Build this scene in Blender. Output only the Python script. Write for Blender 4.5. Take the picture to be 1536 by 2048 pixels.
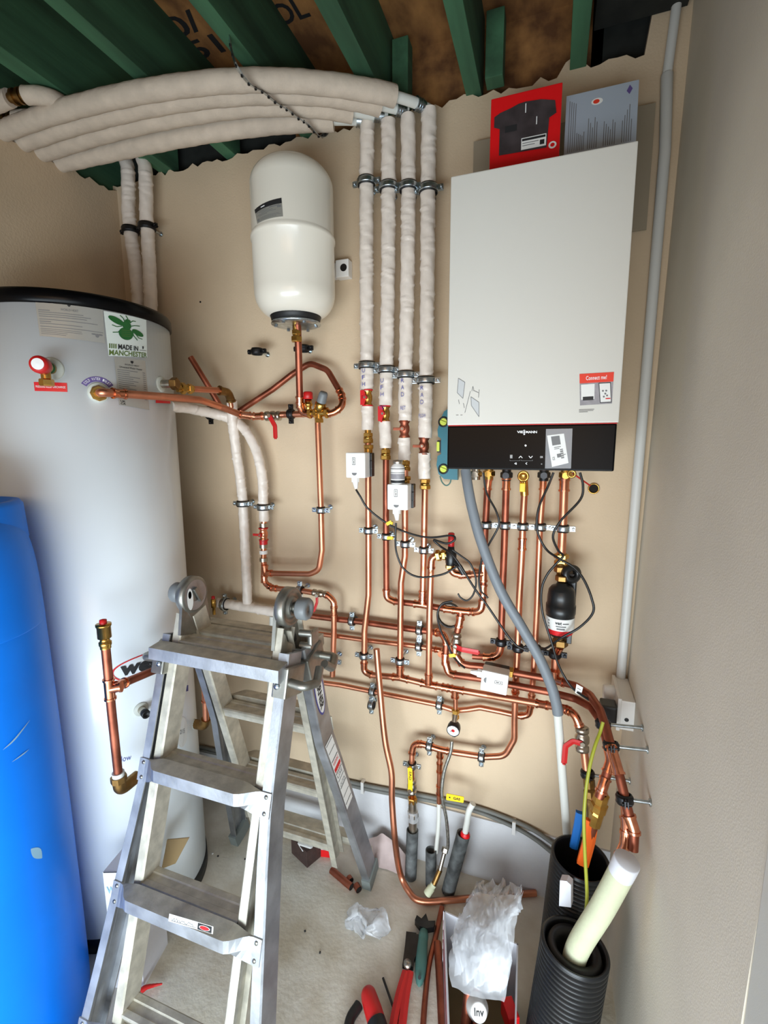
import bpy, bmesh, math, random
from mathutils import Vector, Matrix
random.seed(7)
PI = math.pi
sc = bpy.context.scene
for o in list(bpy.data.objects): bpy.data.objects.remove(o)
COL = sc.collection

# ------------------------------------------------------------------ camera
FPX = 933.0
CAM_R = Vector((0.94292544, 0.33296767, -0.00491358))
CAM_D = Vector((0.04544203, -0.14327578, -0.988639))
CAM_F = Vector((-0.32988882, 0.93198958, -0.1502291))
EYE = Vector((0, 0, 1.63))
cam = bpy.data.cameras.new('camera'); camo = bpy.data.objects.new('camera', cam); COL.objects.link(camo)
cam.sensor_fit = 'HORIZONTAL'; cam.sensor_width = 36; cam.lens = FPX / 1536 * 36
cam.clip_start = 0.02
mw = Matrix.Identity(4)
for i in range(3):
    mw[i][0] = CAM_R[i]; mw[i][1] = -CAM_D[i]; mw[i][2] = -CAM_F[i]; mw[i][3] = EYE[i]
camo.matrix_world = mw
sc.camera = camo

# ------------------------------------------------------------------ light
sc.view_settings.view_transform = 'Standard'; sc.view_settings.look = 'None'
sc.view_settings.gamma = 1; sc.view_settings.use_curve_mapping = False
sc.view_settings.exposure = -0.40
def lin(c):
    return tuple((x / 12.92 if x <= .04045 else ((x + .055) / 1.055) ** 2.4) for x in (v / 255 for v in c))
world = bpy.data.worlds.new('sky'); sc.world = world; world.use_nodes = True
wn = world.node_tree; bg = wn.nodes['Background']
bg.inputs[0].default_value = (0.80, 0.88, 1.0, 1); bg.inputs[1].default_value = 0.62
def area(name, loc, target, sx, sy, power, col):
    l = bpy.data.lights.new(name, 'AREA'); l.shape = 'RECTANGLE'; l.size = sx; l.size_y = sy
    l.energy = power; l.color = col
    o = bpy.data.objects.new(name, l); COL.objects.link(o); o.location = loc
    o.rotation_euler = (Vector(target) - Vector(loc)).to_track_quat('-Z', 'Y').to_euler()
    return o
area('daylight_door', (-0.10, -1.05, 0.50), (-0.45, 1.57, 0.60), 2.7, 0.9, 74, (0.80, 0.92, 1.0)).data.spread = math.radians(115)
area('daylight_high', (0.35, -1.5, 1.35), (-0.5, 1.57, 1.1), 0.9, 0.9, 6, (1.0, 0.95, 0.9))
area('warm_fill', (-0.35, -0.75, 1.75), (-0.6, 1.57, 2.1), 1.2, 0.5, 5.0, (1.0, 0.50, 0.12))  # added fill that warms the upper wall, no real lamp behind it

# ------------------------------------------------------------------ pixel rays
YW = 1.57; XR = 0.283; XL = -1.684; ZC = 2.65
def ray(px, py): return CAM_R * (px - 768) + CAM_D * (py - 1024) + CAM_F * FPX
def W(px, py, Y=1.5):
    v = ray(px, py); return EYE + v * (Y / v.y)
def WX(px, py, X):
    v = ray(px, py); return EYE + v * (X / v.x)
def WZ(px, py, Z):
    v = ray(px, py); return EYE + v * ((Z - EYE.z) / v.z)

# ------------------------------------------------------------------ materials
def nd(nt, t, **kw):
    n = nt.nodes.new(t)
    for k, v in kw.items(): setattr(n, k, v)
    return n
def mat(name, col, rough=.5, metal=0., var=0., vscale=20., bump=0., bscale=200., col2=None, trans=0., alpha=1., coat=0., stretch=None, emit=None, rvar=0., spec=None):
    m = bpy.data.materials.new(name); m.use_nodes = True; nt = m.node_tree
    b = nt.nodes['Principled BSDF']
    c = lin(col) + (1,)
    b.inputs['Base Color'].default_value = c
    b.inputs['Roughness'].default_value = rough; b.inputs['Metallic'].default_value = metal
    if spec is not None: b.inputs['Specular IOR Level'].default_value = spec
    if coat: b.inputs['Coat Weight'].default_value = coat; b.inputs['Coat Roughness'].default_value = .08
    if trans: b.inputs['Transmission Weight'].default_value = trans
    if alpha < 1: b.inputs['Alpha'].default_value = alpha
    if emit: b.inputs['Emission Color'].default_value = lin(emit) + (1,); b.inputs['Emission Strength'].default_value = 1.
    tc = nd(nt, 'ShaderNodeTexCoord'); mp = nd(nt, 'ShaderNodeMapping')
    nt.links.new(tc.outputs['Object'], mp.inputs[0])
    if stretch: mp.inputs['Scale'].default_value = stretch
    if var or col2 or rvar:
        n = nd(nt, 'ShaderNodeTexNoise'); n.inputs['Scale'].default_value = vscale; n.inputs['Detail'].default_value = 6
        nt.links.new(mp.outputs[0], n.inputs['Vector'])
        r = nd(nt, 'ShaderNodeValToRGB'); r.color_ramp.elements[0].position = .35; r.color_ramp.elements[1].position = .68
        c2 = lin(col2) if col2 else tuple(max(0, x * (1 - var)) for x in c[:3])
        c1 = c[:3] if col2 else tuple(min(1, x * (1 + var * .5)) for x in c[:3])
        r.color_ramp.elements[0].color = tuple(c2) + (1,); r.color_ramp.elements[1].color = tuple(c1) + (1,)
        nt.links.new(n.outputs[0], r.inputs[0]); nt.links.new(r.outputs[0], b.inputs['Base Color'])
        if rvar:
            mr = nd(nt, 'ShaderNodeMapRange'); mr.inputs['To Min'].default_value = rough; mr.inputs['To Max'].default_value = min(1, rough + rvar)
            nt.links.new(n.outputs[0], mr.inputs[0]); nt.links.new(mr.outputs[0], b.inputs['Roughness'])
    if bump:
        n2 = nd(nt, 'ShaderNodeTexNoise'); n2.inputs['Scale'].default_value = bscale; n2.inputs['Detail'].default_value = 5
        nt.links.new(mp.outputs[0], n2.inputs['Vector'])
        bp = nd(nt, 'ShaderNodeBump'); bp.inputs['Strength'].default_value = bump; bp.inputs['Distance'].default_value = .004
        nt.links.new(n2.outputs[0], bp.inputs['Height']); nt.links.new(bp.outputs[0], b.inputs['Normal'])
    return m
M = {}
M['plaster'] = mat('plaster', (205, 183, 154), .85, var=.07, vscale=3, bump=.25, bscale=160)
M['plaster_r'] = mat('plaster_right', (220, 211, 194), .88, var=.05, vscale=4, bump=.14, bscale=300)
M['lowwall'] = mat('lower_wall', (214, 214, 216), .85, var=.1, vscale=7, bump=.2, bscale=120)
M['concrete'] = mat('concrete', (228, 224, 212), .92, col2=(192, 182, 162), vscale=5, bump=.35, bscale=60)
M['joist'] = mat('green_timber', (72, 120, 86), .85, col2=(40, 70, 48), vscale=9, bump=.3, bscale=60, stretch=(1, .12, 1))
M['osb'] = mat('osb_board', (168, 118, 66), .8, col2=(96, 60, 30), vscale=14, bump=.3, bscale=50, stretch=(1, .5, 1))
M['bay_black'] = mat('void_black', (30, 32, 28), .9, var=.4)  # black that paints in the shade of the voids between joists
M['copper'] = mat('copper', (222, 148, 116), .27, 1., var=.22, vscale=11, rvar=.2)
M['copper_dark'] = mat('aged_copper', (170, 100, 78), .36, 1., var=.35, vscale=14, rvar=.2)
M['copper_fit'] = mat('copper_fitting', (228, 150, 116), .2, 1., var=.25, vscale=30)
M['brass'] = mat('brass', (205, 160, 82), .26, 1., var=.25, vscale=30)
M['bronze'] = mat('dull_bronze', (146, 112, 66), .45, 1., var=.3, vscale=40)
M['nickel'] = mat('nickel', (186, 178, 164), .3, 1., var=.2, vscale=40)
M['zinc'] = mat('zinc_steel', (196, 206, 212), .28, 1., var=.3, vscale=60)
M['alu'] = mat('aluminium', (176, 179, 184), .42, 1., var=.22, vscale=16, bump=.08, bscale=120, rvar=.22)
M['alu_dusty'] = mat('dusty_aluminium', (200, 195, 180), .6, .55, var=.22, vscale=30, bump=.12, bscale=150)
M['alu_cast'] = mat('cast_aluminium', (150, 149, 142), .42, .9, var=.2, vscale=30)
M['greyplastic'] = mat('grey_plastic', (112, 116, 118), .45)
M['foot'] = mat('rubber_foot', (112, 118, 114), .7)
M['rubber'] = mat('black_rubber', (18, 19, 20), .5)
M['cable'] = mat('black_cable', (22, 22, 22), .38)
M['black'] = mat('black_plastic', (20, 21, 22), .35)
M['gloss'] = mat('gloss_black', (7, 7, 8), .25, spec=.12)
M['lightgrey'] = mat('light_grey_print', (186, 188, 188), .5)
M['backing'] = mat('backing_board', (150, 138, 118), .7)
M['wrap'] = mat('taped_insulation', (226, 214, 202), .38, var=.07, vscale=30, bump=.5, bscale=45)
M['foam'] = mat('foam_insulation', (206, 190, 172), .8, var=.10, vscale=25, bump=.4, bscale=80)
M['cream'] = mat('cream_foam', (200, 202, 170), .7, var=.05, bump=.2, bscale=120)
M['tankwhite'] = mat('tank_enamel', (234, 242, 247), .26, var=.02, vscale=4, coat=.2)
M['vessel'] = mat('vessel_enamel', (232, 226, 212), .25, coat=.2)
M['white'] = mat('white_enamel', (206, 204, 196), .38, bump=.05, bscale=700)
M['wplastic'] = mat('white_plastic', (236, 234, 230), .35)
M['grommet'] = mat('grommet', (196, 200, 190), .5)
M['wpipe'] = mat('white_pipe', (214, 214, 206), .4)
M['conduit'] = mat('conduit_white', (206, 206, 202), .45)
M['sticker'] = mat('sticker', (206, 214, 208), .45)
M['paper'] = mat('paper', (226, 226, 222), .6)
M['silverlabel'] = mat('silver_label', (176, 174, 166), .35, .5)
M['ink'] = mat('ink', (30, 30, 32), .6)
M['greyink'] = mat('grey_ink', (112, 112, 112), .6)
M['white_ink'] = mat('white_ink', (235, 235, 235), .5)
M['red'] = mat('red', (206, 28, 34), .35)
M['redplastic'] = mat('red_plastic', (190, 26, 26), .4)
M['redcard'] = mat('red_card', (216, 16, 22), .4)
M['orange_red'] = mat('orange_red_print', (222, 58, 36), .5)
M['green_ink'] = mat('green_ink', (28, 92, 40), .5)
M['olive_ink'] = mat('olive_ink', (84, 104, 44), .5)
M['purple'] = mat('purple_print', (92, 76, 132), .5)
M['blue'] = mat('blue_plastic', (0, 124, 242), .42, spec=.25, var=.06, vscale=5, bump=.04, bscale=25)
M['blueink'] = mat('blue_pen', (52, 62, 150), .6)
M['bluepipe'] = mat('blue_pipe', (20, 100, 176), .5)
M['orange'] = mat('orange_lagging', (232, 98, 20), .45)
M['teal'] = mat('teal_plastic', (32, 108, 122), .35)
M['tealdull'] = mat('dull_teal', (70, 112, 104), .5)
M['vial'] = mat('vial_lime', (206, 220, 92), .15)
M['yellow'] = mat('yellow_plastic', (238, 200, 32), .4)
M['navy'] = mat('navy_print', (44, 52, 140), .4)
M['greyhose'] = mat('grey_tube', (116, 122, 128), .5)
M['greytube'] = mat('dusty_grey_sleeve', (104, 108, 108), .7, col2=(60, 62, 62), vscale=30)
M['greycable'] = mat('grey_cable', (118, 118, 112), .6)
M['olive'] = mat('green_yellow_wire', (150, 152, 40), .45)
M['braid'] = mat('braided_steel', (170, 168, 160), .35, .9, var=.4, vscale=120)
M['cardboard'] = mat('cardboard', (140, 116, 78), .85)
M['cardwhite'] = mat('white_card', (214, 214, 220), .7, var=.03)
M['blueprint'] = mat('light_blue_print', (140, 182, 206), .6)
M['greybook'] = mat('grey_booklet', (160, 170, 182), .5)
M['photo_grey'] = mat('printed_grey', (150, 146, 150), .5, var=.2, vscale=60)
M['photo_dark'] = mat('printed_dark_steel', (74, 66, 68), .4, .3, var=.3, vscale=30)
M['clear'] = mat('clear_plastic', (228, 232, 238), .12, alpha=.32, spec=.8, bump=.5, bscale=30)
M['bag'] = mat('plastic_bag', (226, 228, 232), .25, alpha=.42, spec=.8, bump=.4, bscale=25)
M['corr'] = mat('corrugated_black', (26, 27, 29), .38, var=.2, vscale=30)
M['steel'] = mat('dark_steel', (60, 60, 62), .35, .9, var=.3)
M['darkmetal'] = mat('brown_box_print', (66, 48, 44), .5, var=.3, vscale=60)
M['pinksheet'] = mat('pinkish_rag', (196, 176, 172), .8, var=.1)
M['hole_dark'] = mat('dark_hole', (20, 14, 8), .9)  # dark colour standing in for the shade inside holes and open pipe ends

# ------------------------------------------------------------------ mesh kit
class MB:
    def __init__(s): s.v = []; s.f = []; s.m = []; s.mats = []; s.sm = []
    def mi(s, m):
        if m not in s.mats: s.mats.append(m)
        return s.mats.index(m)
    def add(s, vs, fs, m, smooth=False):
        b = len(s.v); s.v += [tuple(p) for p in vs]; k = s.mi(m)
        for f in fs: s.f.append(tuple(b + i for i in f)); s.m.append(k); s.sm.append(smooth)
    def box(s, c, size, m, rot=None, bev=0.):
        c = Vector(c); bm = bmesh.new(); bmesh.ops.create_cube(bm, size=1)
        for v in bm.verts: v.co = Vector((v.co.x * size[0], v.co.y * size[1], v.co.z * size[2]))
        if bev: bmesh.ops.bevel(bm, geom=bm.edges[:], offset=bev, segments=2, affect='EDGES', profile=.6)
        R = rot if rot is not None else Matrix.Identity(3)
        bm.verts.index_update()
        s.add([c + R @ v.co for v in bm.verts], [[v.index for v in f.verts] for f in bm.faces], m, False); bm.free()
    def prism(s, pts, ext, m):
        """closed polygon (3D points) extruded by vector ext"""
        n = len(pts); e = Vector(ext)
        vs = [Vector(p) for p in pts] + [Vector(p) + e for p in pts]
        s.add(vs, [list(range(n))[::-1], list(range(n, 2 * n))] + [[i, (i + 1) % n, n + (i + 1) % n, n + i] for i in range(n)], m)
    def tube(s, path, r, m, seg=12, cap=True, rf=None, smooth=True, up=None, prof=None):
        P = [Vector(p) for p in path]; n = len(P)
        T = [(P[min(i + 1, n - 1)] - P[max(i - 1, 0)]).normalized() for i in range(n)]
        u = Vector(up) if up else (Vector((0, 0, 1)) if abs(T[0].z) < .9 else Vector((1, 0, 0)))
        N = (u - T[0] * u.dot(T[0])).normalized(); vs = []
        for i in range(n):
            N = (N - T[i] * N.dot(T[i])).normalized(); B = T[i].cross(N)
            for k in range(seg if not prof else len(prof)):
                if prof: a, b = prof[k]; vs.append(P[i] + N * a + B * b)
                else:
                    a = 2 * PI * k / seg; rr = (r[i] if isinstance(r, (list, tuple)) else r)
                    if rf: rr *= rf(i, a)
                    vs.append(P[i] + (N * math.cos(a) + B * math.sin(a)) * rr)
        S = seg if not prof else len(prof)
        fs = [[i * S + k, i * S + (k + 1) % S, (i + 1) * S + (k + 1) % S, (i + 1) * S + k] for i in range(n - 1) for k in range(S)]
        s.add(vs, fs, m, smooth and not prof)
        if cap: s.add(vs[:S] + vs[-S:], [list(range(S))[::-1], list(range(S, 2 * S))], m)
    def lathe(s, prof, origin, axis, m, seg=32, smooth=True, ang=(0, 2 * PI)):
        """prof: (radius, height along axis)"""
        a = Vector(axis).normalized(); o = Vector(origin)
        u = Vector((1, 0, 0)) if abs(a.x) < .9 else Vector((0, 1, 0))
        N = (u - a * u.dot(a)).normalized(); B = a.cross(N); vs = []
        for r, h in prof:
            for k in range(seg):
                t = 2 * PI * k / seg; vs.append(o + a * h + (N * math.cos(t) + B * math.sin(t)) * max(r, 1e-5))
        n = len(prof)
        s.add(vs, [[i * seg + k, i * seg + (k + 1) % seg, (i + 1) * seg + (k + 1) % seg, (i + 1) * seg + k] for i in range(n - 1) for k in range(seg)], m, smooth)
    def build(s, name, parent=None, sharp=None):
        me = bpy.data.meshes.new(name); me.from_pydata(s.v, [], s.f)
        for k in s.mats: me.materials.append(M[k])
        for i, p in enumerate(me.polygons): p.material_index = s.m[i]; p.use_smooth = s.sm[i]
        me.update()
        bm = bmesh.new(); bm.from_mesh(me); bmesh.ops.recalc_face_normals(bm, faces=bm.faces[:]); bm.to_mesh(me); bm.free()
        o = bpy.data.objects.new(name, me); COL.objects.link(o)
        if parent: o.parent = parent; 
        return o
def tag(o, label=None, cat=None, group=None, kind=None):
    if label: o['label'] = label
    if cat: o['category'] = cat
    if group: o['group'] = group
    if kind: o['kind'] = kind
    return o
def empty(name, label, cat, loc=(0, 0, 0), group=None):
    o = bpy.data.objects.new(name, None); COL.objects.link(o); o.empty_display_size = .05
    o.location = loc; return tag(o, label, cat, group)
def child(mb, name, root, label=None):
    """mesh given in world coordinates, parented to root keeping its place"""
    o = mb.build(name); o.parent = root
    l = Vector((0, 0, 0)); r = root
    while r is not None: l += Vector(r.location); r = r.parent
    o.location = -l
    if label: o['label'] = label
    return o
def copy_tree(o, parent=None):
    c = o.copy(); COL.objects.link(c); c.parent = parent
    for ch in [x for x in bpy.data.objects if x.parent == o]: copy_tree(ch, c)
    return c
def fillet(pts, rad, n=7):
    P = [Vector(p) for p in pts]; out = [P[0]]
    for i in range(1, len(P) - 1):
        a, b, c = P[i - 1], P[i], P[i + 1]; d1 = (a - b); d2 = (c - b); l1, l2 = d1.length, d2.length
        d1.normalize(); d2.normalize(); ang = d1.angle(d2)
        if ang > 3.08: out.append(b); continue
        t = min(rad / math.tan(ang / 2), l1 * .48, l2 * .48)
        s, e = b + d1 * t, b + d2 * t
        for k in range(n + 1):
            f = k / n; out.append(s * (1 - f) ** 2 + b * 2 * f * (1 - f) + e * f * f)
    out.append(P[-1]); return out
def spline(pts, n=8):
    P = [Vector(p) for p in pts]; P = [P[0] * 2 - P[1]] + P + [P[-1] * 2 - P[-2]]; out = []
    for i in range(1, len(P) - 2):
        a, b, c, d = P[i - 1:i + 3]
        for k in range(n):
            t = k / n
            out.append(.5 * ((2 * b) + (c - a) * t + (2 * a - 5 * b + 4 * c - d) * t * t + (3 * b - a - 3 * c + d) * t ** 3))
    out.append(P[-2]); return out
def resamp(P, step):
    out = [P[0].copy()]; acc = 0
    for a, b in zip(P, P[1:]):
        L = (b - a).length
        if L < 1e-9: continue
        t = step - acc
        while t <= L: out.append(a + (b - a) * (t / L)); t += step
        acc = (acc + L) % step if False else L - (t - step)
    if (out[-1] - P[-1]).length > step * .3: out.append(P[-1].copy())
    else: out[-1] = P[-1].copy()
    return out
def subpath(P, at, length):
    """piece of path P centred on the point of P nearest to at"""
    D = [0]
    for a, b in zip(P, P[1:]): D.append(D[-1] + (b - a).length)
    best = (1e9, 0)
    for i in range(len(P) - 1):
        ab = P[i + 1] - P[i]; L2 = ab.length_squared
        t = 0 if L2 == 0 else max(0, min(1, (at - P[i]).dot(ab) / L2)); d = (P[i] + ab * t - at).length
        if d < best[0]: best = (d, D[i] + ab.length * t)
    s0 = max(0, best[1] - length / 2); s1 = min(D[-1], best[1] + length / 2)
    def at_s(s):
        for i in range(len(P) - 1):
            if D[i + 1] >= s and D[i + 1] > D[i]: return P[i] + (P[i + 1] - P[i]) * ((s - D[i]) / (D[i + 1] - D[i]))
        return P[-1].copy()
    n = 12
    return [at_s(s0 + (s1 - s0) * k / n) for k in range(n + 1)]
def w3(p, Y=1.5):
    return W(p[0], p[1], p[2] if len(p) > 2 else Y)
def fitting(P, at, length, r, m='copper_fit', seg=14):
    mb = MB(); q = subpath(P, at, length); mb.tube(q, r * 1.14, m, seg)
    for a, b in ((q[0], q[1]), (q[-1], q[-2])):
        d = (b - a).normalized(); mb.tube([a - d * .001, a + d * .0045], r * 1.34, m, seg)
    return mb
def hexnut(mb, c, d, r, L, m='brass'):
    c = Vector(c); d = Vector(d).normalized(); mb.tube([c - d * L / 2, c - d * L * .35, c + d * L * .35, c + d * L / 2], [r * .88, r, r, r * .88], m, 6, smooth=False)
def pipe(name, label, pts, r=.011, Y=1.5, m='copper', bend=.03, fit=(), cat='pipe', group=None, raw=False, smooth=False, seg=12, partlabel=None):
    P3 = [Vector(p) for p in pts] if raw else [w3(p, Y) for p in pts]
    P = spline(P3) if smooth else fillet(P3, bend)
    root = empty(name, label, cat, P[0], group)
    mb = MB(); mb.tube(P, r, m, seg); child(mb, 'tube', root)
    for f in fit:
        kind = f[0]; at = Vector(f[1]) if len(f[1]) == 3 and raw else w3(f[1], Y)
        if kind == 'elbow': child(fitting(P, at, .062, r), 'elbow', root)
        elif kind == 'coupling': child(fitting(P, at, .036, r), 'coupling', root)
        elif kind == 'tee':
            b = fitting(P, at, .058, r); d = Vector(f[2]); q = subpath(P, at, .001)[0]
            b.tube([q, q + d * .03], r * 1.14, 'copper_fit', 12); b.tube([q + d * .026, q + d * .031], r * 1.34, 'copper_fit', 12); child(b, 'tee', root)
        elif kind == 'nut':
            q = subpath(P, at, .03); b = MB(); d = (q[-1] - q[0]).normalized(); c = (q[0] + q[-1]) / 2
            hexnut(b, c - d * .010, d, r * 1.75, .015); hexnut(b, c + d * .010, d, r * 1.6, .014); b.tube([c - d * .02, c + d * .02], r * 1.25, 'brass'); child(b, 'compression_nut', root)
    root['_'] = 0; del root['_']
    return root, P
def insul(P, r, mb, m='wrap', amp=.05):
    step = .0055 if m == 'wrap' else .011
    Q = resamp(P, step); ph = random.random() * 9; L = len(Q) * step; cr = []
    if m == 'wrap':
        p = random.uniform(.01, .03)
        while p < L: cr.append((p, random.uniform(-2.6, 2.6), random.uniform(.07, .17), random.uniform(.003, .009))); p += random.uniform(.016, .040)
    def rf(i, a):
        v = 1 + amp * (math.sin(i * step * 150 + 2 * a + ph) * .4 + math.sin(i * step * 55 + a * 3 + ph * 2) * .5 + (random.random() - .5) * .25)
        s_ = i * step
        for p, a0, h, sk in cr:
            d = s_ - p - sk * math.sin(a + a0)
            if abs(d) < .012:
                c = math.cos(a - a0)
                if c > -.3: v += h * (math.exp(-(d / .0028) ** 2) - .45 * math.exp(-((d - .006) / .003) ** 2)) * (c + .3)
        return v
    mb.tube(Q, r, m, 20, rf=rf)
# ---- text
def text_mesh(s, bold=0.):
    cu = bpy.data.curves.new('t', 'FONT'); cu.body = s; cu.size = 1; cu.offset = bold; cu.resolution_u = 3
    ob = bpy.data.objects.new('t', cu); me = bpy.data.meshes.new_from_object(ob)
    vs = [v.co.copy() for v in me.vertices]; fs = [list(p.vertices) for p in me.polygons]
    bpy.data.objects.remove(ob); bpy.data.meshes.remove(me); bpy.data.curves.remove(cu)
    x0 = min(v.x for v in vs); x1 = max(v.x for v in vs); y0 = min(v.y for v in vs); y1 = max(v.y for v in vs)
    return [((v.x - x0) / (x1 - x0), (v.y - y0) / (y1 - y0)) for v in vs], fs
def text(mb, s, mapf, m, box=(0, 0, 1, 1), bold=0., shear=0.):
    vs, fs = text_mesh(s, bold); x0, y0, x1, y1 = box
    mb.add([mapf(x0 + (x1 - x0) * u + shear * v, y0 + (y1 - y0) * v, .0006) for u, v in vs], fs, m)
def quadmap(c00, c10, c11, c01):
    """bilinear map from 4 corners (bottom-left, bottom-right, top-right, top-left)"""
    a, b, c, d = [Vector(p) for p in (c00, c10, c11, c01)]; n = (b - a).cross(d - a).normalized()
    def f(u, v, h=0.): return a * (1 - u) * (1 - v) + b * u * (1 - v) + c * u * v + d * (1 - u) * v + n * h
    return f
def patch(mb, mapf, m, x0=0, y0=0, x1=1, y1=1, h=0., n=1, k=1, thick=0.):
    vs = [mapf(x0 + (x1 - x0) * i / n, y0 + (y1 - y0) * j / k, h) for j in range(k + 1) for i in range(n + 1)]
    mb.add(vs, [[j * (n + 1) + i, j * (n + 1) + i + 1, (j + 1) * (n + 1) + i + 1, (j + 1) * (n + 1) + i] for j in range(k) for i in range(n)], m, n > 1)
def ell(mb, mapf, cx, cy, rx, ry, m, rot=0., h=.0005, n=28, asp=1.):
    vs = []
    for i in range(n):
        a = 2 * PI * i / n; x = rx * math.cos(a); y = ry * math.sin(a)
        vs.append(mapf(cx + x * math.cos(rot) - y * math.sin(rot) / asp, cy + (x * math.sin(rot) * asp + y * math.cos(rot)), h))
    mb.add(vs, [list(range(n))], m)
def ribbon(mb, mapf, pts, w, m, h=.0005, asp=1.):
    for (x0, y0), (x1, y1) in zip(pts, pts[1:]):
        dx, dy = x1 - x0, (y1 - y0) / asp; L = math.hypot(dx, dy) or 1; nx, ny = -dy / L * w / 2, dx / L * w / 2 * asp
        mb.add([mapf(x0 + nx, y0 + ny, h), mapf(x0 - nx, y0 - ny, h), mapf(x1 - nx, y1 - ny, h), mapf(x1 + nx, y1 + ny, h)], [[0, 1, 2, 3]], m)
def lines(mb, mapf, rows, m='greyink', h=.0005):
    for x0, x1, y, t in rows: patch(mb, mapf, m, x0, y, x1, y + t, h, n=8)

# ================================================================== SETTING
def struct(mb, name, label=None):
    o = mb.build(name); o['kind'] = 'structure'
    if label: o['label'] = label
    return o
def XRz(z): return .250 + .0163 * z
mb = MB(); mb.box((-.4, .0, -.05), (4.2, 3.3, .1), 'concrete'); struct(mb, 'floor')
# back wall with a ragged plaster edge at the joists
mb = MB(); xs = [-1.9 + i * .022 for i in range(103)]; top = [ZC + random.uniform(-.012, .012) for _ in xs]
for i, x in enumerate(xs):
    if -.02 < x < .05: top[i] += .03
    if x > .2: top[i] += .16 + (x - .2) * 1.2
n = len(xs); F_ = [(x, YW, 0) for x in xs] + [(x, YW, t) for x, t in zip(xs, top)]; B_ = [(x, YW + .06, z) for x, _, z in F_]
mb.add(F_ + B_, [[i, i + 1, n + i + 1, n + i] for i in range(n - 1)] + [[n + i, n + i + 1, 3 * n + i + 1, 3 * n + i] for i in range(n - 1)], 'plaster')
struct(mb, 'wall_back')
mb = MB(); mb.box((-.41, YW + .10, 2.82), (1.0, .05, .4), 'osb'); mb.box((-1.36, YW + .10, 2.82), (.90, .05, .4), 'bay_black'); mb.box((.26, YW + .10, 2.82), (.40, .05, .4), 'bay_black'); struct(mb, 'trim_9')  # end panels painted black for the shaded voids above the wall
mb = MB(); ys = [.45 + i * .02 for i in range(57)]; tl = [2.62 - .1 * (1.57 - y) * .6 + random.uniform(-.008, .008) for y in ys]; n = len(ys)
mb.add([(XL, y, 0) for y in ys] + [(XL, y, t) for y, t in zip(ys, tl)] + [(XL - .08, y, 0) for y in ys] + [(XL - .08, y, t) for y, t in zip(ys, tl)],
       [[i, i + 1, n + i + 1, n + i] for i in range(n - 1)] + [[n + i, n + i + 1, 3 * n + i + 1, 3 * n + i] for i in range(n - 1)] + [[0, n, 3 * n, 2 * n]], 'plaster')
mb.box((XL - .04, -.1, 1.45), (.08, 1.1, 2.9), 'plaster'); struct(mb, 'wall_left')
mb = MB(); a, b = .617, YW + .06
mb.prism([(XRz(0), a, 0), (XRz(3), a, 3), (XRz(3) + .12, a, 3), (XRz(0) + .15, a, 0)], (0, b - a, 0), 'plaster_r'); struct(mb, 'wall_right')
mb = MB(); mb.box((XRz(1) + .055, .585, 1.05), (.11, .064, 2.1), 'white', bev=.004); struct(mb, 'trim_8', 'white painted door frame post at the right edge')
mb = MB(); mb.box((-.7, .76, 2.885), (2.3, 1.9, .02), 'osb'); struct(mb, 'ceiling')
mb = MB(); mb.box((-.7, -.16, 2.44), (2.3, .1, .94), 'plaster'); struct(mb, 'shade_lintel')  # unseen lintel behind the camera, added and lowered to darken the upper room
jx = [(-1.465, -1.405), (-1.168, -1.122), (-.849, -.806), (-.572, -.520), (-.287, -.242), (.003, .046)]
for i, (a, b) in enumerate(jx):
    mb = MB(); mb.box(((a + b) / 2, .75, 2.765), (b - a, 1.72, .22), 'joist', bev=.002); struct(mb, 'trim_%d' % (i + 1), 'green treated ceiling joist')
mb = MB(); mb.box((.17, 1.45, 2.80), (.22, .22, .14), 'bay_black'); struct(mb, 'trim_10')
for i, x in enumerate((-.20, -.48)):
    mb = MB(); mb.box((x, 1.545, 2.74), (.05, .05, .17), 'joist', bev=.002); struct(mb, 'trim_%d' % (11 + i))
mb = MB(); mb.box((XL - .06, .55, 2.74), (.08, 2.2, .34), 'joist'); struct(mb, 'trim_13')
# board stamps on the OSB
for i, (s, px, py, w) in enumerate((('30/', 350, 55, .17), ('51', 410, 95, .11), ('3 OL', 560, 30, .17))):
    c = WZ(px, py, 2.874); mb = MB()
    mp_ = lambda u, v, h=0., c=c, w=w: Vector((c.x + (u - .5) * w, c.y - (v - .5) * .07, 2.8735))
    text(mb, s, mp_, 'ink', bold=.02); o = mb.build('board_stamp'); tag(o, ['black stamped figures on the ceiling board in the left of two bays', 'smaller black stamped figures below the first stamp on the ceiling board', 'black stamped characters on the ceiling board in the middle bay'][i], 'stamp')
mb = MB(); mb.box((-.70, YW - .004, .125), (1.97, .008, .25), 'lowwall'); o = struct(mb, 'baseboard_back')

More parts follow.
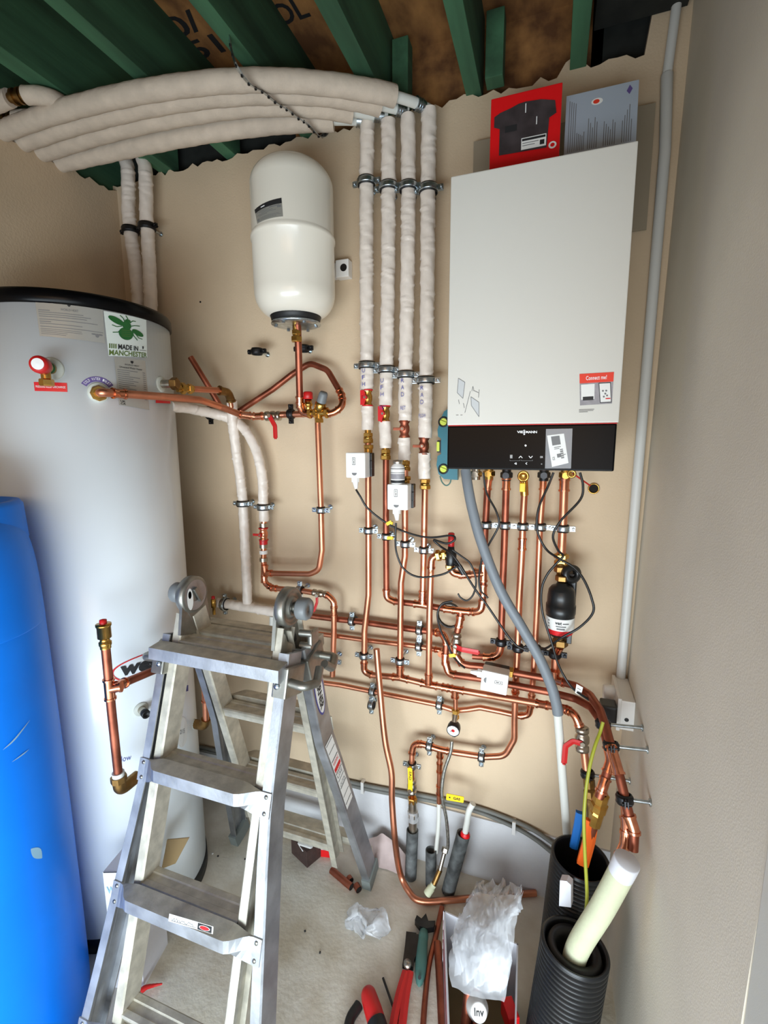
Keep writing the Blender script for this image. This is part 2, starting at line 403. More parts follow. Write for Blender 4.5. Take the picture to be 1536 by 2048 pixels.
# ================================================================== CLAMPS
protos = {}
def clamp(px, py, Y, r, ori, label, group=None, empty_ring=False, raw=None, axis=None, dark=False, stud=None):
    """ori 'v' = grips a vertical pipe (ears left/right), 'h' = grips a horizontal pipe"""
    key = (round(r, 3), dark); p = Vector(raw) if raw else W(px, py, Y)
    if key not in protos:
        root = empty('pipe_clamp', 'x', 'clamp')
        mb = MB(); R0, R1, h = r + .0015, r + .0045, .010
        mb.lathe([(R0, -h * 1.15), (R1, -h * 1.15), (R1, h * 1.15), (R0, h * 1.15), (R0, -h * 1.15)], (0, 0, 0), (0, 0, 1), 'rubber', 24); child(mb, 'rubber_lining', root)
        mb = MB(); q = R1 + .0022; mm = 'steel' if dark else 'zinc'
        mb.lathe([(R1, -h * .8), (q, -h * .8), (q + .001, -h * .5), (q, 0), (q + .001, h * .5), (q, h * .8), (R1, h * .8)], (0, 0, 0), (0, 0, 1), mm, 24)
        for sx in (-1, 1):
            for sy in (-1, 1): mb.box((sx * (q + .0075), sy * .0032, 0), (.017, .0028, .016), mm, bev=.0007)
        child(mb, 'band', root)
        for sx in (-1, 1):
            mb = MB(); c = Vector((sx * (q + .0095), 0, 0))
            mb.lathe([(0, .0), (.0042, 0), (.0046, .0035), (.002, .0045), (0, .003)], c - Vector((0, .0055, 0)) , (0, -1, 0), mm, 12)
            mb.tube([c + Vector((0, -.006, 0)), c + Vector((0, .012, 0))], .0022, mm, 8); child(mb, 'bolt', root)
        protos[key] = root; r0 = root
    else: r0 = copy_tree(protos[key])
    for ch in [c for c in bpy.data.objects if c.parent == r0 and c.name.startswith('stud')]: bpy.data.objects.remove(ch)
    r0.location = p; r0.rotation_mode = 'XYZ'; r0.rotation_euler = (0, 0, 0) if ori == 'v' else (0, PI / 2, 0)
    tag(r0, label, 'clamp', group)
    if axis is not None:
        z = Vector(axis).normalized(); y = Vector((1, 0, 0)); y = (y - z * y.dot(z)).normalized(); x = y.cross(z)
        r0.rotation_euler = Matrix((x, y, z)).transposed().to_euler(); q = r + .006; d = (XRz(p.z) - .001 - p.x) / max(.5, y.x) - q
    else: q = r + .006; d = (YW - .001 if stud is None else stud) - p.y - q
    if d > .002:
        sp = MB(); sp.tube([(0, q, 0), (0, q + d, 0)], .0045, 'zinc', 8); sp.tube([(0, q + d - .003, 0), (0, q + d, 0)], .009, 'zinc', 12)
        o = sp.build('stud'); o.parent = r0
    return r0

# ================================================================== OVERHEAD PIPES
bund = {
 'a': ([(-1.72, 1.337), (-1.40, 1.354), (-1.109, 1.377), (-.857, 1.418), (-.66, 1.474), (-.581, 1.51)], 'lowest insulated overhead pipe of the four, nearest the back wall', -.665),
 'b': ([(-1.72, 1.273), (-1.40, 1.268), (-1.12, 1.285), (-.88, 1.325), (-.715, 1.387), (-.582, 1.47), (-.518, 1.51)], 'second insulated overhead pipe counted from the back wall', -.60),
 'c': ([(-1.72, 1.212), (-1.441, 1.207), (-1.158, 1.223), (-.919, 1.263), (-.715, 1.330), (-.591, 1.398), (-.503, 1.469), (-.452, 1.51)], 'third insulated overhead pipe counted from the back wall', -.52),
 'd': ([(-1.72, 1.148), (-1.463, 1.144), (-1.191, 1.160), (-.959, 1.197), (-.795, 1.243), (-.643, 1.310), (-.512, 1.39), (-.43, 1.458), (-.387, 1.51)], 'thick outermost insulated overhead pipe, furthest from the back wall', -.46)}
for k, (pts, lab, xe) in bund.items():
    z = 2.613 if k != 'd' else 2.606; P = spline([(x, y, z) for x, y in pts], 8); r = .030 if k != 'd' else .0275
    cut = [p for p in P if p.x < xe]
    root = empty('insulated_pipe', lab, 'pipe', P[0], 'insulated pipes curving under the ceiling joists')
    mb = MB(); insul(cut, r, mb, 'foam', .035); child(mb, 'foam_sleeve', root)
    rest = [p for p in P if p.x >= cut[-1].x - .02]
    mb = MB(); mb.tube(rest, .014, 'wpipe', 12); child(mb, 'inner_pipe', root, 'white plastic pipe end')
    e = rest[max(1, int(len(rest) * .55))]; d = (rest[-1] - e).normalized(); mb = MB()
    for q in (0, .008, .016): mb.tube([e + d * q, e + d * (q + .005)], .0185, 'zinc', 14)
    mb.tube([e, e + d * .03], .0165, 'zinc', 14); child(mb, 'steel_connector', root)
# stubs passing through on the far left with open insulation
for i, (pts, lab) in enumerate((([(-30, 218), (0, 204), (28, 194), (60, 190), (95, 194), (126, 208), (150, 224)], 'short insulated stub pipe behind the bundle at far left, upper'), ([(-30, 262), (0, 247), (30, 238), (60, 236), (85, 240), (110, 250)], 'short insulated stub pipe behind the bundle at far left, lower'))):
    z = 2.628 - .004 * i; P = resamp(spline([WZ(a, b, z) for a, b in pts], 8), .006); root = empty('insulated_pipe', lab, 'pipe', P[0]); n = len(P); q = int(n * .40)
    mb = MB(); insul(P[:q], .023, mb, 'foam'); child(mb, 'foam_sleeve', root, 'left piece of foam'); mb = MB(); insul(P[q + 8:], .023, mb, 'foam'); child(mb, 'foam_sleeve', root, 'right piece of foam')
    mb = MB(); mb.tube(P[q - 2:q + 10], .013, 'bronze', 12); d = (P[q + 8] - P[q]).normalized()
    for s_ in (.008, .030, .044): mb.tube([P[q] + d * s_, P[q] + d * (s_ + .008)], .0205, 'bronze', 18)
    child(mb, 'brass_joint', root)
# perforated strap
P = [Vector((x, y, z)) for x, y, z in ((-.825, 1.155, 2.66), (-.815, 1.165, 2.60), (-.80, 1.20, 2.572), (-.785, 1.245, 2.576), (-.77, 1.29, 2.572), (-.757, 1.335, 2.577), (-.745, 1.365, 2.573), (-.735, 1.40, 2.576), (-.722, 1.45, 2.568), (-.715, 1.49, 2.60), (-.71, 1.50, 2.66))]
mb = MB(); Q = spline(P, 6); mb.tube(Q, .01, 'zinc', prof=[(-.0008, -.009), (.0008, -.009), (.0008, .009), (-.0008, .009)], up=(0, 0, 1))
for p in resamp(Q, .022)[1:-1]: mb.tube([p + Vector((0, 0, -.004)), p + Vector((0, 0, .002))], .0035, 'rubber', 8)
tag(mb.build('perforated_strap'), 'thin perforated steel strap holding the overhead pipes to a joist', 'strap')

# ================================================================== FOUR INSULATED DROPS
names = ['leftmost', 'second', 'third', 'rightmost']
def mini_valve(c, hx, mat_='redplastic', front=True, body='brass', L=.05):
    b = MB(); c = Vector(c)
    b.lathe([(.0, -L / 2), (.015, -L / 2), (.0165, -L * .38), (.013, -L * .3), (.0165, -L * .12), (.0165, L * .12), (.013, L * .3), (.0165, L * .38), (.015, L / 2), (0, L / 2)], c, (0, 0, 1), body, 20)
    h = MB(); d = Vector((0, -1, 0))
    h.tube([c, c + d * .024], .0055, mat_, 12)
    if front: h.prism([c + d * .019 + Vector(p) for p in ((-.017, 0, -.024), (-.004, 0, -.024), (.002, 0, -.006), (.002, 0, .008), (-.004, 0, .024), (-.017, 0, .024))], (0, -.004, 0), mat_)
    else: h.box(c + d * .022 + Vector((-.014 * hx, 0, 0)), (.036, .004, .009), mat_, bev=.001)
    h.tube([c + d * .018, c + d * .027], .0075, mat_, 16); h.tube([c + d * .027, c + d * .0285], .004, 'nickel', 12)
    for z in (-L / 2 + .002, L / 2 - .002): h.tube([c + Vector((0, 0, z - .002)), c + Vector((0, 0, z + .002))], .0185, mat_, 20)
    return b, h
drops = [
 dict(pts=[(735, 246), (733, 365), (733, 560), (734, 730), (733, 783)], v=(735, 796), s2=[(735, 813), (735, 860)], nut=(736, 876), red=True, t1='UFH', t2='RET', tx=(727, 745, 757), clamps=[(733, 365), (734, 731)]),
 dict(pts=[(777, 242), (777, 375), (776, 560), (773, 740), (771, 811)], v=(770, 828), s2=[(770, 843), (771, 896)], nut=(771, 909), red=True, t1='UFH', t2='FLOW', tx=(764, 765, 765), clamps=[(777, 375), (773, 740)]),
 dict(pts=[(816, 233), (817, 375), (815, 560), (811, 751), (810, 842)], v=(809, 858), s2=[(808, 876), (809, 920)], nut=(810, 932), red=False, t1='RAD', t2='RET', tx=(805, 765, 765), clamps=[(817, 375), (811.6, 750)]),
 dict(pts=[(858, 220), (856, 380), (855, 560), (852, 762), (850, 876)], v=(848, 892), s2=[(848, 906), (849, 957)], nut=(850, 968), red=False, t1='RAD', t2='FLOW', tx=(844, 780, 765), clamps=[(857, 379), (852, 761)])]
YV = 1.50
for i, d in enumerate(drops):
    P = spline([W(a, b, 1.505) for a, b in d['pts']], 8); root = empty('insulated_pipe', names[i] + ' of the four white taped insulated pipes dropping beside the boiler', 'pipe', P[0], 'taped insulated pipes running down the wall')
    mb = MB(); insul(P, .0225, mb, 'wrap', .07); mb.lathe([(0, -.004), (.02, 0)], P[0], (0, 0, 1), 'wrap', 16)
    sl = child(mb, 'insulation', root)
    # handwriting on the insulation
    mb = MB(); tx = d['tx']; base = W(tx[0], tx[1], 1.478)
    for j, ch in enumerate(d['t1']):
        c = base + Vector((0, 0, -.022 * j)); text(mb, ch, lambda u, v, h=0., c=c: Vector((c.x + (u - .5) * .010, c.y - .001, c.z + v * .013)), 'blueink', bold=-.005)
    c = base + Vector((.0, 0, -.022 * 3 - .020)); text(mb, d['t2'], lambda u, v, h=0., c=c: Vector((c.x + (u - .5) * (.022 if len(d['t2']) > 3 else .017) + .002, c.y - .001, c.z + v * .012)), 'blueink', bold=-.005)
    child(mb, 'handwriting', sl, 'blue pen lettering')
    vc = W(d['v'][0], d['v'][1], YV); b, h = mini_valve(vc, 1, 'red' if d['red'] else 'copper_dark', d['red'], 'brass' if d['red'] else 'copper_dark', .055)
    vo = child(b, 'valve_body', root); child(h, 'valve_handle', vo, 'red plastic lever' if d['red'] else 'red brown lever')
    mb = MB(); mb.tube([P[-1], W(d['s2'][0][0], d['s2'][0][1], YV), W(d['nut'][0], d['nut'][1], YV)], .011, 'brass', 12); child(mb, 'tube', root)
    mb = MB(); insul([W(a, b, 1.502) for a, b in d['s2']], .0205, mb, 'wrap', .07); child(mb, 'lower_insulation', root)
    mb = MB(); c = W(d['nut'][0], d['nut'][1], YV); hexnut(mb, c + Vector((0, 0, .010)), (0, 0, 1), .017, .014); hexnut(mb, c - Vector((0, 0, .010)), (0, 0, 1), .0185, .015); mb.lathe([(.0145, -.003), (.0165, 0), (.0145, .003)], c, (0, 0, 1), 'brass', 16); child(mb, 'brass_nut', root)
    for j, (cx, cy) in enumerate(d['clamps']):
        clamp(cx, cy, 1.505, .0235, 'v', '%s clamp on the %s white insulated drop pipe' % (['upper dark rubber lined', 'lower bright'][j], names[i]), 'clamps on the insulated drop pipes')

# ---- far left pair
for i, (pts, lab, cl) in enumerate((([(248, 312), (256, 345), (257, 420), (262, 470), (274, 560), (278, 620)], 'left one of two white insulated pipes in the far corner', (261, 461)),
                                     ([(285, 318), (291, 345), (293, 430), (296, 480), (300, 560), (302, 625)], 'right one of two white insulated pipes in the far corner', (294, 454)))):
    P = spline([W(a, b, 1.50) for a, b in pts], 8); root = empty('insulated_pipe', lab, 'pipe', P[0]); P = [P[0] + Vector((0, 0, .09))] + P + [P[-1] - Vector((0, 0, .5))]
    mb = MB(); insul(P, .024, mb, 'wrap', .06); child(mb, 'insulation', root)
    clamp(cl[0], cl[1], 1.50, .025, 'v', 'dark clamp on the %s insulated pipe in the far corner' % ('left', 'right')[i], dark=True)

# ================================================================== COPPER PIPEWORK
YB = 1.535
V = [
 pipe('copper_pipe', 'leftmost copper drop pipe with a kink, below the taped insulation', [(736, 884), (737, 1050), (737, 1190), (729, 1262), (728, 1343), (744, 1350), (800, 1355), (857, 1369), (895, 1376, 1.495), (975, 1390, 1.49), (1080, 1408, 1.46), (1128, 1417, 1.43), (1150, 1428, 1.41), (1161, 1458, 1.40), (1168, 1500, 1.39), (1175, 1560, 1.375)], Y=1.497, bend=.035,
      fit=[('elbow', (728, 1341)), ('tee', (801, 1353), (0, 0, 1)), ('tee', (858, 1369), (0, 0, 1)), ('coupling', (895, 1376)), ('tee', (911, 1378), (0, 0, -1)), ('coupling', (1085, 1408, 1.46)), ('elbow', (1152, 1428, 1.41)), ('coupling', (1129, 1417, 1.43))]),
 pipe('copper_pipe', 'second copper drop pipe, turning right into the middle run', [(772, 916), (772, 1060), (773, 1196), (790, 1203), (842, 1209), (892, 1218), (922, 1222), (944, 1224), (962, 1222, 1.505), (966, 1195, 1.51), (967, 1134, 1.515), (971, 1050, 1.515), (975, 975, 1.515), (978, 952, 1.515)], Y=1.512, bend=.03, m='copper_dark',
      fit=[('elbow', (773, 1198)), ('tee', (845, 1208), (0, 0, 1)), ('coupling', (899, 1218)), ('tee', (922, 1221), (0, 0, -1)), ('elbow', (962, 1220, 1.505)), ('tee', (967, 1145, 1.515), (-1, 0, 0)), ('coupling', (976, 968, 1.515)), ('coupling', (968, 1180, 1.513))]),
 pipe('copper_pipe', 'third copper drop pipe passing in front of the horizontal runs', [(810, 940), (810, 1112), (802, 1165), (801, 1243), (800, 1352)], Y=1.488, bend=.06, fit=[('coupling', (800, 1342))]),
 pipe('copper_pipe', 'rightmost copper drop pipe, ending in the middle run', [(850, 975), (848, 1092), (845, 1208)], Y=1.503, fit=[('coupling', (845, 1192))]),
 pipe('copper_pipe', 'copper pipe rising to an elbow at the black bypass valve', [(857, 1369), (859, 1224), (862, 1138), (863, 1113), (890, 1109)], Y=1.478, bend=.03, fit=[('elbow', (863, 1118)), ('nut', (884, 1109)), ('coupling', (857, 1358))])]
pipe('copper_pipe', 'short copper branch from the bypass valve to the first boiler pipe', [(900, 1128), (905, 1146), (925, 1150), (966, 1147, 1.51)], Y=1.49, bend=.02, fit=[('elbow', (906, 1145)), ('coupling', (930, 1150))])
pipe('copper_pipe', 'upper of two long horizontal pipes, ending in a drop beside the middle valve', [(600, 1229), (680, 1239), (718, 1243), (793, 1254), (869, 1264), (886, 1267, 1.52), (893, 1284, 1.515), (890, 1322, 1.505), (897, 1346, 1.50), (910, 1350, 1.495), (960, 1357, 1.49), (1024, 1370, 1.48), (1103, 1385, 1.46), (1152, 1398, 1.43), (1182, 1414, 1.38), (1200, 1440, 1.32), (1213, 1480, 1.27), (1222, 1520, 1.24), (1206, 1572, 1.21), (1198, 1596, 1.20)], Y=YB, bend=.035, r=.0115, m='copper_dark',
     fit=[('elbow', (888, 1270, 1.52)), ('coupling', (891, 1318, 1.505)), ('elbow', (893, 1343, 1.50)), ('elbow', (1222, 1520, 1.24)), ('coupling', (1206, 1570, 1.21))])
pipe('copper_pipe', 'lower of two long horizontal pipes crossing behind the drops', [(610, 1264), (680, 1273), (737, 1281), (831, 1292), (889, 1302)], Y=YB, r=.009, fit=[('tee', (886, 1301), (0, -1, 0))])
pipe('copper_pipe', 'long thin pipe low on the wall, wavy, ending under the right boiler pipes', [(560, 1352), (620, 1362), (680, 1370), (774, 1389), (869, 1408), (910, 1421), (935, 1419), (960, 1415), (1000, 1423), (1040, 1432), (1058, 1430), (1062, 1408, 1.525), (1066, 1357, 1.52), (1071, 1281, 1.515), (1075, 1187, 1.515), (1080, 1054, 1.515), (1086, 975, 1.515), (1087, 955, 1.515)], Y=1.53, bend=.03, r=.0095,
     fit=[('elbow', (1060, 1429, 1.528)), ('coupling', (1036, 1431)), ('coupling', (1063, 1400, 1.525)), ('coupling', (1086, 968, 1.515))])
# boiler tails
pipe('copper_pipe', 'second pipe down from the boiler, curving left to the red lever valve', [(1013, 955), (1010, 1050), (1005, 1187), (1002, 1290), (998, 1310), (980, 1315), (945, 1312)], Y=1.505, m='copper_dark', fit=[('coupling', (1013, 968)), ('elbow', (1000, 1305)), ('coupling', (978, 1315))])
pipe('copper_pipe', 'third pipe down from the boiler with a coupling, sweeping left low down', [(1049, 985), (1046, 1035), (1044, 1100), (1039, 1187), (1035, 1292), (1031, 1375), (1029, 1440), (1029, 1478), (1010, 1512), (970, 1514), (910, 1505), (880, 1499), (845, 1488), (828, 1488), (824, 1505, 1.505), (823, 1540, 1.5)], Y=1.51, bend=.05, r=.0105,
     fit=[('coupling', (1044, 1088)), ('tee', (880, 1499), (0, 0, -1)), ('elbow', (827, 1490)), ('coupling', (845, 1489)), ('coupling', (1031, 1375))])
pipe('copper_pipe', 'rightmost boiler pipe above the black filter', [(1129, 955), (1127, 1017), (1124, 1085), (1122, 1125)], Y=1.50, r=.0125, fit=[('coupling', (1129, 970)), ('nut', (1122, 1122))])
pipe('copper_pipe', 'pipe leaving the black filter and joining the upper right run', [(1112, 1290), (1111, 1315), (1110, 1362)], Y=1.49, r=.0125, fit=[('coupling', (1110, 1352))])
# pipe with the middle valve and motor actuator
pipe('copper_pipe', 'pipe from the middle run through the red lever valve towards the right wall', [(922, 1222, 1.512), (919, 1245, 1.505), (914, 1268, 1.50), (909, 1305), (922, 1327), (940, 1331), (963, 1333), (1024, 1345), (1110, 1360, 1.475), (1152, 1372, 1.44), (1180, 1390, 1.38), (1200, 1420, 1.31), (1212, 1455, 1.25), (1224, 1500, 1.20), (1240, 1555, 1.16), (1258, 1630, 1.12), (1268, 1660, 1.11), (1266, 1700, 1.10)], Y=1.49, r=.0115, bend=.035, m='copper_dark',
     fit=[('coupling', (918, 1243, 1.505)), ('elbow', (911, 1312)), ('tee', (1110, 1360, 1.475), (0, 0, 1)), ('coupling', (1262, 1648, 1.115)), ('elbow', (1228, 1522, 1.19))])
pipe('copper_pipe', 'curved copper end running down into the cream pipe', [(1250, 1598, 1.15), (1253, 1660, 1.12), (1250, 1690, 1.11), (1235, 1725, 1.10)], r=.011, bend=.03, fit=[('coupling', (1252, 1652, 1.122)), ('elbow', (1250, 1690, 1.11))])
# gas stub
pipe('copper_pipe', 'thin copper drop beside the braided hose, ending in white pipe', [(880, 1500), (879, 1540), (878, 1606)], Y=1.51, r=.009, fit=[('coupling', (879, 1535)), ('coupling', (878, 1580))])
pipe('copper_pipe', 'short copper tail holding the pressure gauge', [(911, 1380), (911, 1432)], Y=1.497, r=.008, fit=[('nut', (911, 1432))])
# upper left group
pipe('copper_pipe', 'vertical copper pipe below the white expansion vessel', [(595, 640, 1.40), (597, 700, 1.42), (600, 812, 1.47), (606, 827, 1.475), (628, 828, 1.475)], bend=.02, r=.0115, m='copper_dark', fit=[('elbow', (602, 824, 1.475)), ('coupling', (599, 803, 1.47))])
pipe('copper_pipe', 'copper loop arching over to the right side of the mixing valve', [(450, 840, 1.52), (482, 820, 1.52), (545, 779, 1.52), (585, 748, 1.52), (620, 726, 1.515), (655, 740, 1.51), (684, 790, 1.50), (686, 812, 1.49), (667, 826, 1.48), (650, 828, 1.475)], bend=.05, r=.0105, m='copper_dark', fit=[('elbow', (686, 806, 1.493)), ('coupling', (668, 825, 1.48)), ('coupling', (683, 789, 1.50))])
pipe('copper_pipe', 'straight copper offcut sticking up left of the pipe group', [(381, 714, 1.44), (420, 778, 1.47), (452, 832, 1.50)], r=.0105, m='copper_dark')
pipe('copper_pipe', 'vertical pipe under the mixing valve, bending left low down to the tee', [(635, 832), (639, 940), (642, 1020), (644, 1100), (638, 1140), (620, 1148), (560, 1147), (530, 1146)], Y=1.49, bend=.05, r=.0105, fit=[('tee', (530, 1146), (0, 0, 1))])
pipe('copper_pipe', 'short pipe from the left riser through the small lever valve and down', [(528, 1125), (529, 1165), (543, 1176), (600, 1181), (655, 1190), (668, 1203), (668, 1260), (665, 1352)], Y=1.505, bend=.025, r=.0105, fit=[('elbow', (531, 1169)), ('elbow', (666, 1200)), ('coupling', (668, 1222)), ('coupling', (545, 1176))])
# loose copper length leaning on the wall, foot on floor
fl = [WZ(800, 1745, .06), WZ(818, 1783, .02), WZ(842, 1802, .013), WZ(900, 1800, .013), WZ(1000, 1791, .013), WZ(1072, 1786, .013)]
up = [W(753, 1298, 1.44), W(760, 1380, 1.43), W(770, 1480, 1.41), W(783, 1545, 1.40), W(784, 1600, 1.39), W(790, 1680, 1.38)]
pipe('copper_pipe', 'long loose bent copper pipe standing on the floor in front of the wall', up + fl, raw=True, smooth=True, r=.011)

# ---------------------------------------------------------------- clamps on copper
G1 = 'bright clamps across the four copper drops'
for i, (x, y, Y) in enumerate(((737, 1061, 1.497), (773, 1073, 1.512), (810.5, 1088, 1.488), (848, 1100, 1.503))):
    clamp(x, y, Y, .0112, 'v', 'bright zinc clamp on the %s copper drop pipe beneath the motor boxes' % names[i], G1)
G2 = 'row of clamps across the boiler pipes'
for i, (x, y, Y) in enumerate(((973, 1050, 1.515), (1010, 1051, 1.505), (1046, 1053, 1.51), (1081, 1054, 1.515), (1126, 1057, 1.50))):
    clamp(x, y, Y, .0116 if i != 4 else .0126, 'v', 'clamp in the row under the boiler on its %s pipe from the left' % ['first', 'second', 'third', 'fourth', 'fifth'][i], G2)
for i, (x, y, Y) in enumerate(((1002, 1284, 1.505), (1036, 1296, 1.51), (1071, 1298, 1.515), (1110, 1308, 1.49))):
    clamp(x, y, Y, .0116 if i < 3 else .0126, 'v', 'dark clamp in the lower row, on the %s' % ['second boiler pipe', 'third boiler pipe', 'fourth boiler pipe', 'pipe under the black filter'][i], 'lower row of clamps on the boiler pipes', dark=True)
clamp(728, 1311, 1.497, .0112, 'v', 'clamp with a long stud just above the bottom elbow of the kinked pipe')
clamp(800, 1322, 1.488, .0112, 'v', 'clamp with a long stud near the foot of the third copper drop')
clamp(666, 1322, 1.505, .0107, 'v', 'clamp near the open end of the short pipe beside the ladder')
clamp(642, 1020, 1.49, .0107, 'v', 'clamp midway on the vertical pipe under the mixing valve')
clamp(486, 1007, 1.505, .0195, 'v', 'clamp on the long white insulated riser left of centre')
clamp(527, 1014, 1.505, .0195, 'v', 'clamp on the curved white insulated riser above its red valve')
clamp(421, 826, 1.505, .0195, 'h', 'dark clamp on the white insulated pipe coming off the cylinder', dark=True)
clamp(582, 828, 1.48, .0112, 'h', 'dark clamp between the red lever valve and the mixing valve', dark=True)
clamp(600, 1180, 1.505, .0107, 'h', 'clamp on the short horizontal pipe above the ladder hinge')
clamp(704, 1242, YB, .0116, 'h', 'clamp on the upper long horizontal pipe beside the ladder')
clamp(839, 1260, YB, .0116, 'h', 'upper of a pair of stacked clamps on the two long horizontal pipes')
clamp(838, 1293, YB, .0116, 'h', 'lower of a pair of stacked clamps on the two long horizontal pipes')
clamp(745, 1383, 1.53, .0107, 'h', 'black lined clamp on the thin low pipe behind the loose copper pipe')
clamp(743, 1410, 1.53, .0107, 'h', 'empty hanging clamp under the thin low pipe')
clamp(879, 1410, 1.53, .0107, 'h', 'clamp on the thin low pipe left of the gauge tail')
clamp(859, 1492, 1.51, .0112, 'h', 'clamp above the yellow lever gas valve')
clamp(963, 1514, 1.51, .0112, 'h', 'clamp on the low sweeping pipe right of the gauge')
clamp(824, 1530, 1.505, .0112, 'v', 'small clamp directly over the yellow lever valve')
clamp(450, 1208, 1.505, .0205, 'h', 'clamp on the low white horizontal insulation behind the ladder')
clamp(514, 703, 1.50, .0145, 'v', 'left empty open pipe clamp below the expansion vessel', dark=True)
clamp(607, 697, 1.52, .0145, 'v', 'right empty pipe clamp behind the vessel pipe', dark=True)
clamp(0, 0, 0, .0125, 'v', 'large clamp behind the plug where pipes turn down the right wall', raw=W(1206, 1448, 1.29), axis=(.08, -.35, -.9), dark=True)
clamp(0, 0, 0, .0125, 'v', 'clamp on the right wall pipes below the sockets', raw=W(1222, 1492, 1.215), axis=(.08, -.35, -.9), dark=True)
clamp(0, 0, 0, .0125, 'v', 'lowest clamp on the right wall pipe beside the orange lagging', raw=W(1249, 1598, 1.137), axis=(.08, -.25, -.9), dark=True)
clamp(0, 0, 0, .0125, 'v', 'clamp below the red lever valve in the right corner', raw=W(1175, 1548, 1.378), axis=(.05, -.15, -.95), dark=True)

# ================================================================== HOT WATER CYLINDER
TC = Vector((-1.413, 1.13, 0)); TR = .260
def tank_pt(px, py):
    v = ray(px, py); ax, ay = EYE.x - TC.x, EYE.y - TC.y
    A = v.x ** 2 + v.y ** 2; B = 2 * (ax * v.x + ay * v.y); C = ax * ax + ay * ay - TR * TR; D = max(0, B * B - 4 * A * C)
    t = (-B - math.sqrt(D)) / (2 * A); p = EYE + v * t
    return math.atan2(p.x - TC.x, -(p.y - TC.y)), p.z
def TP(phi, z, h=0.): return Vector((TC.x + (TR + h) * math.sin(phi), TC.y - (TR + h) * math.cos(phi), z))
def tmap(bl, br, tr, tl):
    c = [tank_pt(*p) for p in (bl, br, tr, tl)]
    def f(u, v, h=0.):
        ph = c[0][0] * (1 - u) * (1 - v) + c[1][0] * u * (1 - v) + c[2][0] * u * v + c[3][0] * (1 - u) * v
        z = c[0][1] * (1 - u) * (1 - v) + c[1][1] * u * (1 - v) + c[2][1] * u * v + c[3][1] * (1 - u) * v
        return TP(ph, z, .0012 + h)
    return f
def tdir(phi): return Vector((math.sin(phi), -math.cos(phi), 0))
tank = empty('hot_water_cylinder', 'tall white hot water cylinder with black lid in the left corner', 'water cylinder', TC)
mb = MB(); ZT = 1.995
mb.lathe([(0, .035), (TR - .012, .035), (TR, .05), (TR, ZT), (TR - .002, ZT), (0, ZT)], TC, (0, 0, 1), 'tankwhite', 96); child(mb, 'body', tank)
mb = MB(); mb.lathe([(TR + .001, ZT - .004), (TR + .006, ZT), (TR + .006, ZT + .026), (TR + .001, ZT + .034), (TR - .02, ZT + .037), (0, ZT + .04)], TC, (0, 0, 1), 'gloss', 96); child(mb, 'lid', tank, 'black lid')
mb = MB(); mb.lathe([(0, 0), (TR + .004, 0), (TR + .004, .045), (TR - .004, .05)], TC, (0, 0, 1), 'rubber', 96); child(mb, 'base_ring', tank, 'black base ring')
def shield(mb, f, cx, cy, w, h, m='ink'):
    mb.add([f(cx - w, cy + h), f(cx - w, cy - h * .2), f(cx, cy - h), f(cx + w, cy - h * .2), f(cx + w, cy + h)], [[0, 1, 2, 3, 4]], m)
f = tmap((80, 672), (210, 687), (205, 610), (70, 597)); mb = MB(); patch(mb, f, 'silverlabel', n=8)
shield(mb, lambda u, v, h=0.: f(u, v, .0006), .49, .88, .025, .05); text(mb, 'WORLD HEAT', f, 'greyink', (.36, .72, .62, .78))
random.seed(3)
lines(mb, f, [(.03, .2, .69, .02)] + [(.03, random.uniform(.6, .97), .64 - .055 * k, .016) for k in range(3)] + [(.03, .9, .45, .016), (.03, .2, .39, .02), (.03, .66, .34, .016), (.03, .98, .26, .016)] + [(.03, random.uniform(.4, .8), .2 - .045 * k, .012) for k in range(4)])
ell(mb, f, .88, .17, .03, .05, 'greyink'); ell(mb, f, .93, .2, .04, .02, 'greyink'); ell(mb, f, .83, .2, .04, .02, 'greyink'); child(mb, 'instruction_label', tank, 'silver instruction label')
# bee sticker
f = tmap((217, 712), (294, 715), (292, 640), (207, 622)); mb = MB(); patch(mb, f, 'sticker', n=6, h=-.0004)
f0 = f; f = lambda u, v, h=0.: f0(u, .20 + .78 * v, h)
A = .9
for cx, cy, rx, ry, rot in ((.42, .86, .0, .0, 0), (.25, .80, .20, .085, -.62), (.74, .52, .17, .08, -.55), (.44, .44, .17, .19, 0), (.47, .70, .105, .13, 0), (.50, .845, .065, .055, 0)):
    if rx: ell(mb, f, cx, cy, rx, ry, 'green_ink', rot, .0006, asp=A)
for pts in ([(.33, .98), (.40, .90), (.43, .80)], [(.46, 1.0), (.50, .92), (.50, .86)], [(.55, .80), (.62, .88), (.70, .88)], [(.57, .70), (.66, .74), (.80, .76)], [(.36, .66), (.24, .62), (.14, .66)], [(.36, .6), (.26, .46), (.14, .44)], [(.60, .56), (.62, .42), (.72, .28)], [(.66, .5), (.76, .36), (.86, .34)]):
    ribbon(mb, f, pts, .025, 'green_ink', asp=A)
for k in range(4): ribbon(mb, f, [(.33, .36 + k * .06), (.55, .37 + k * .06)], .012, 'olive_ink', h=.0009, asp=A)
child(mb, 'bee_sticker', tank, 'white sticker with a green bee')
f = tmap((216, 711), (294, 716), (294, 694), (216, 684)); mb = MB()
text(mb, 'MANCHESTER', f, 'olive_ink', (.02, .02, .98, .44), bold=.02); text(mb, 'MADE IN', f, 'ink', (.22, .52, .72, .92), bold=.03)
for k in range(4): patch(mb, f, 'olive_ink', .02 + .045 * k, .55, .045 + .045 * k, .9, .0005)
shield(mb, lambda u, v, h=0.: f(u, v, .0006), .86, .85, .02, .14); lines(mb, f, [(.76, .97, .6, .04)]); child(mb, 'made_in_sticker', tank, 'sticker with green and black lettering')
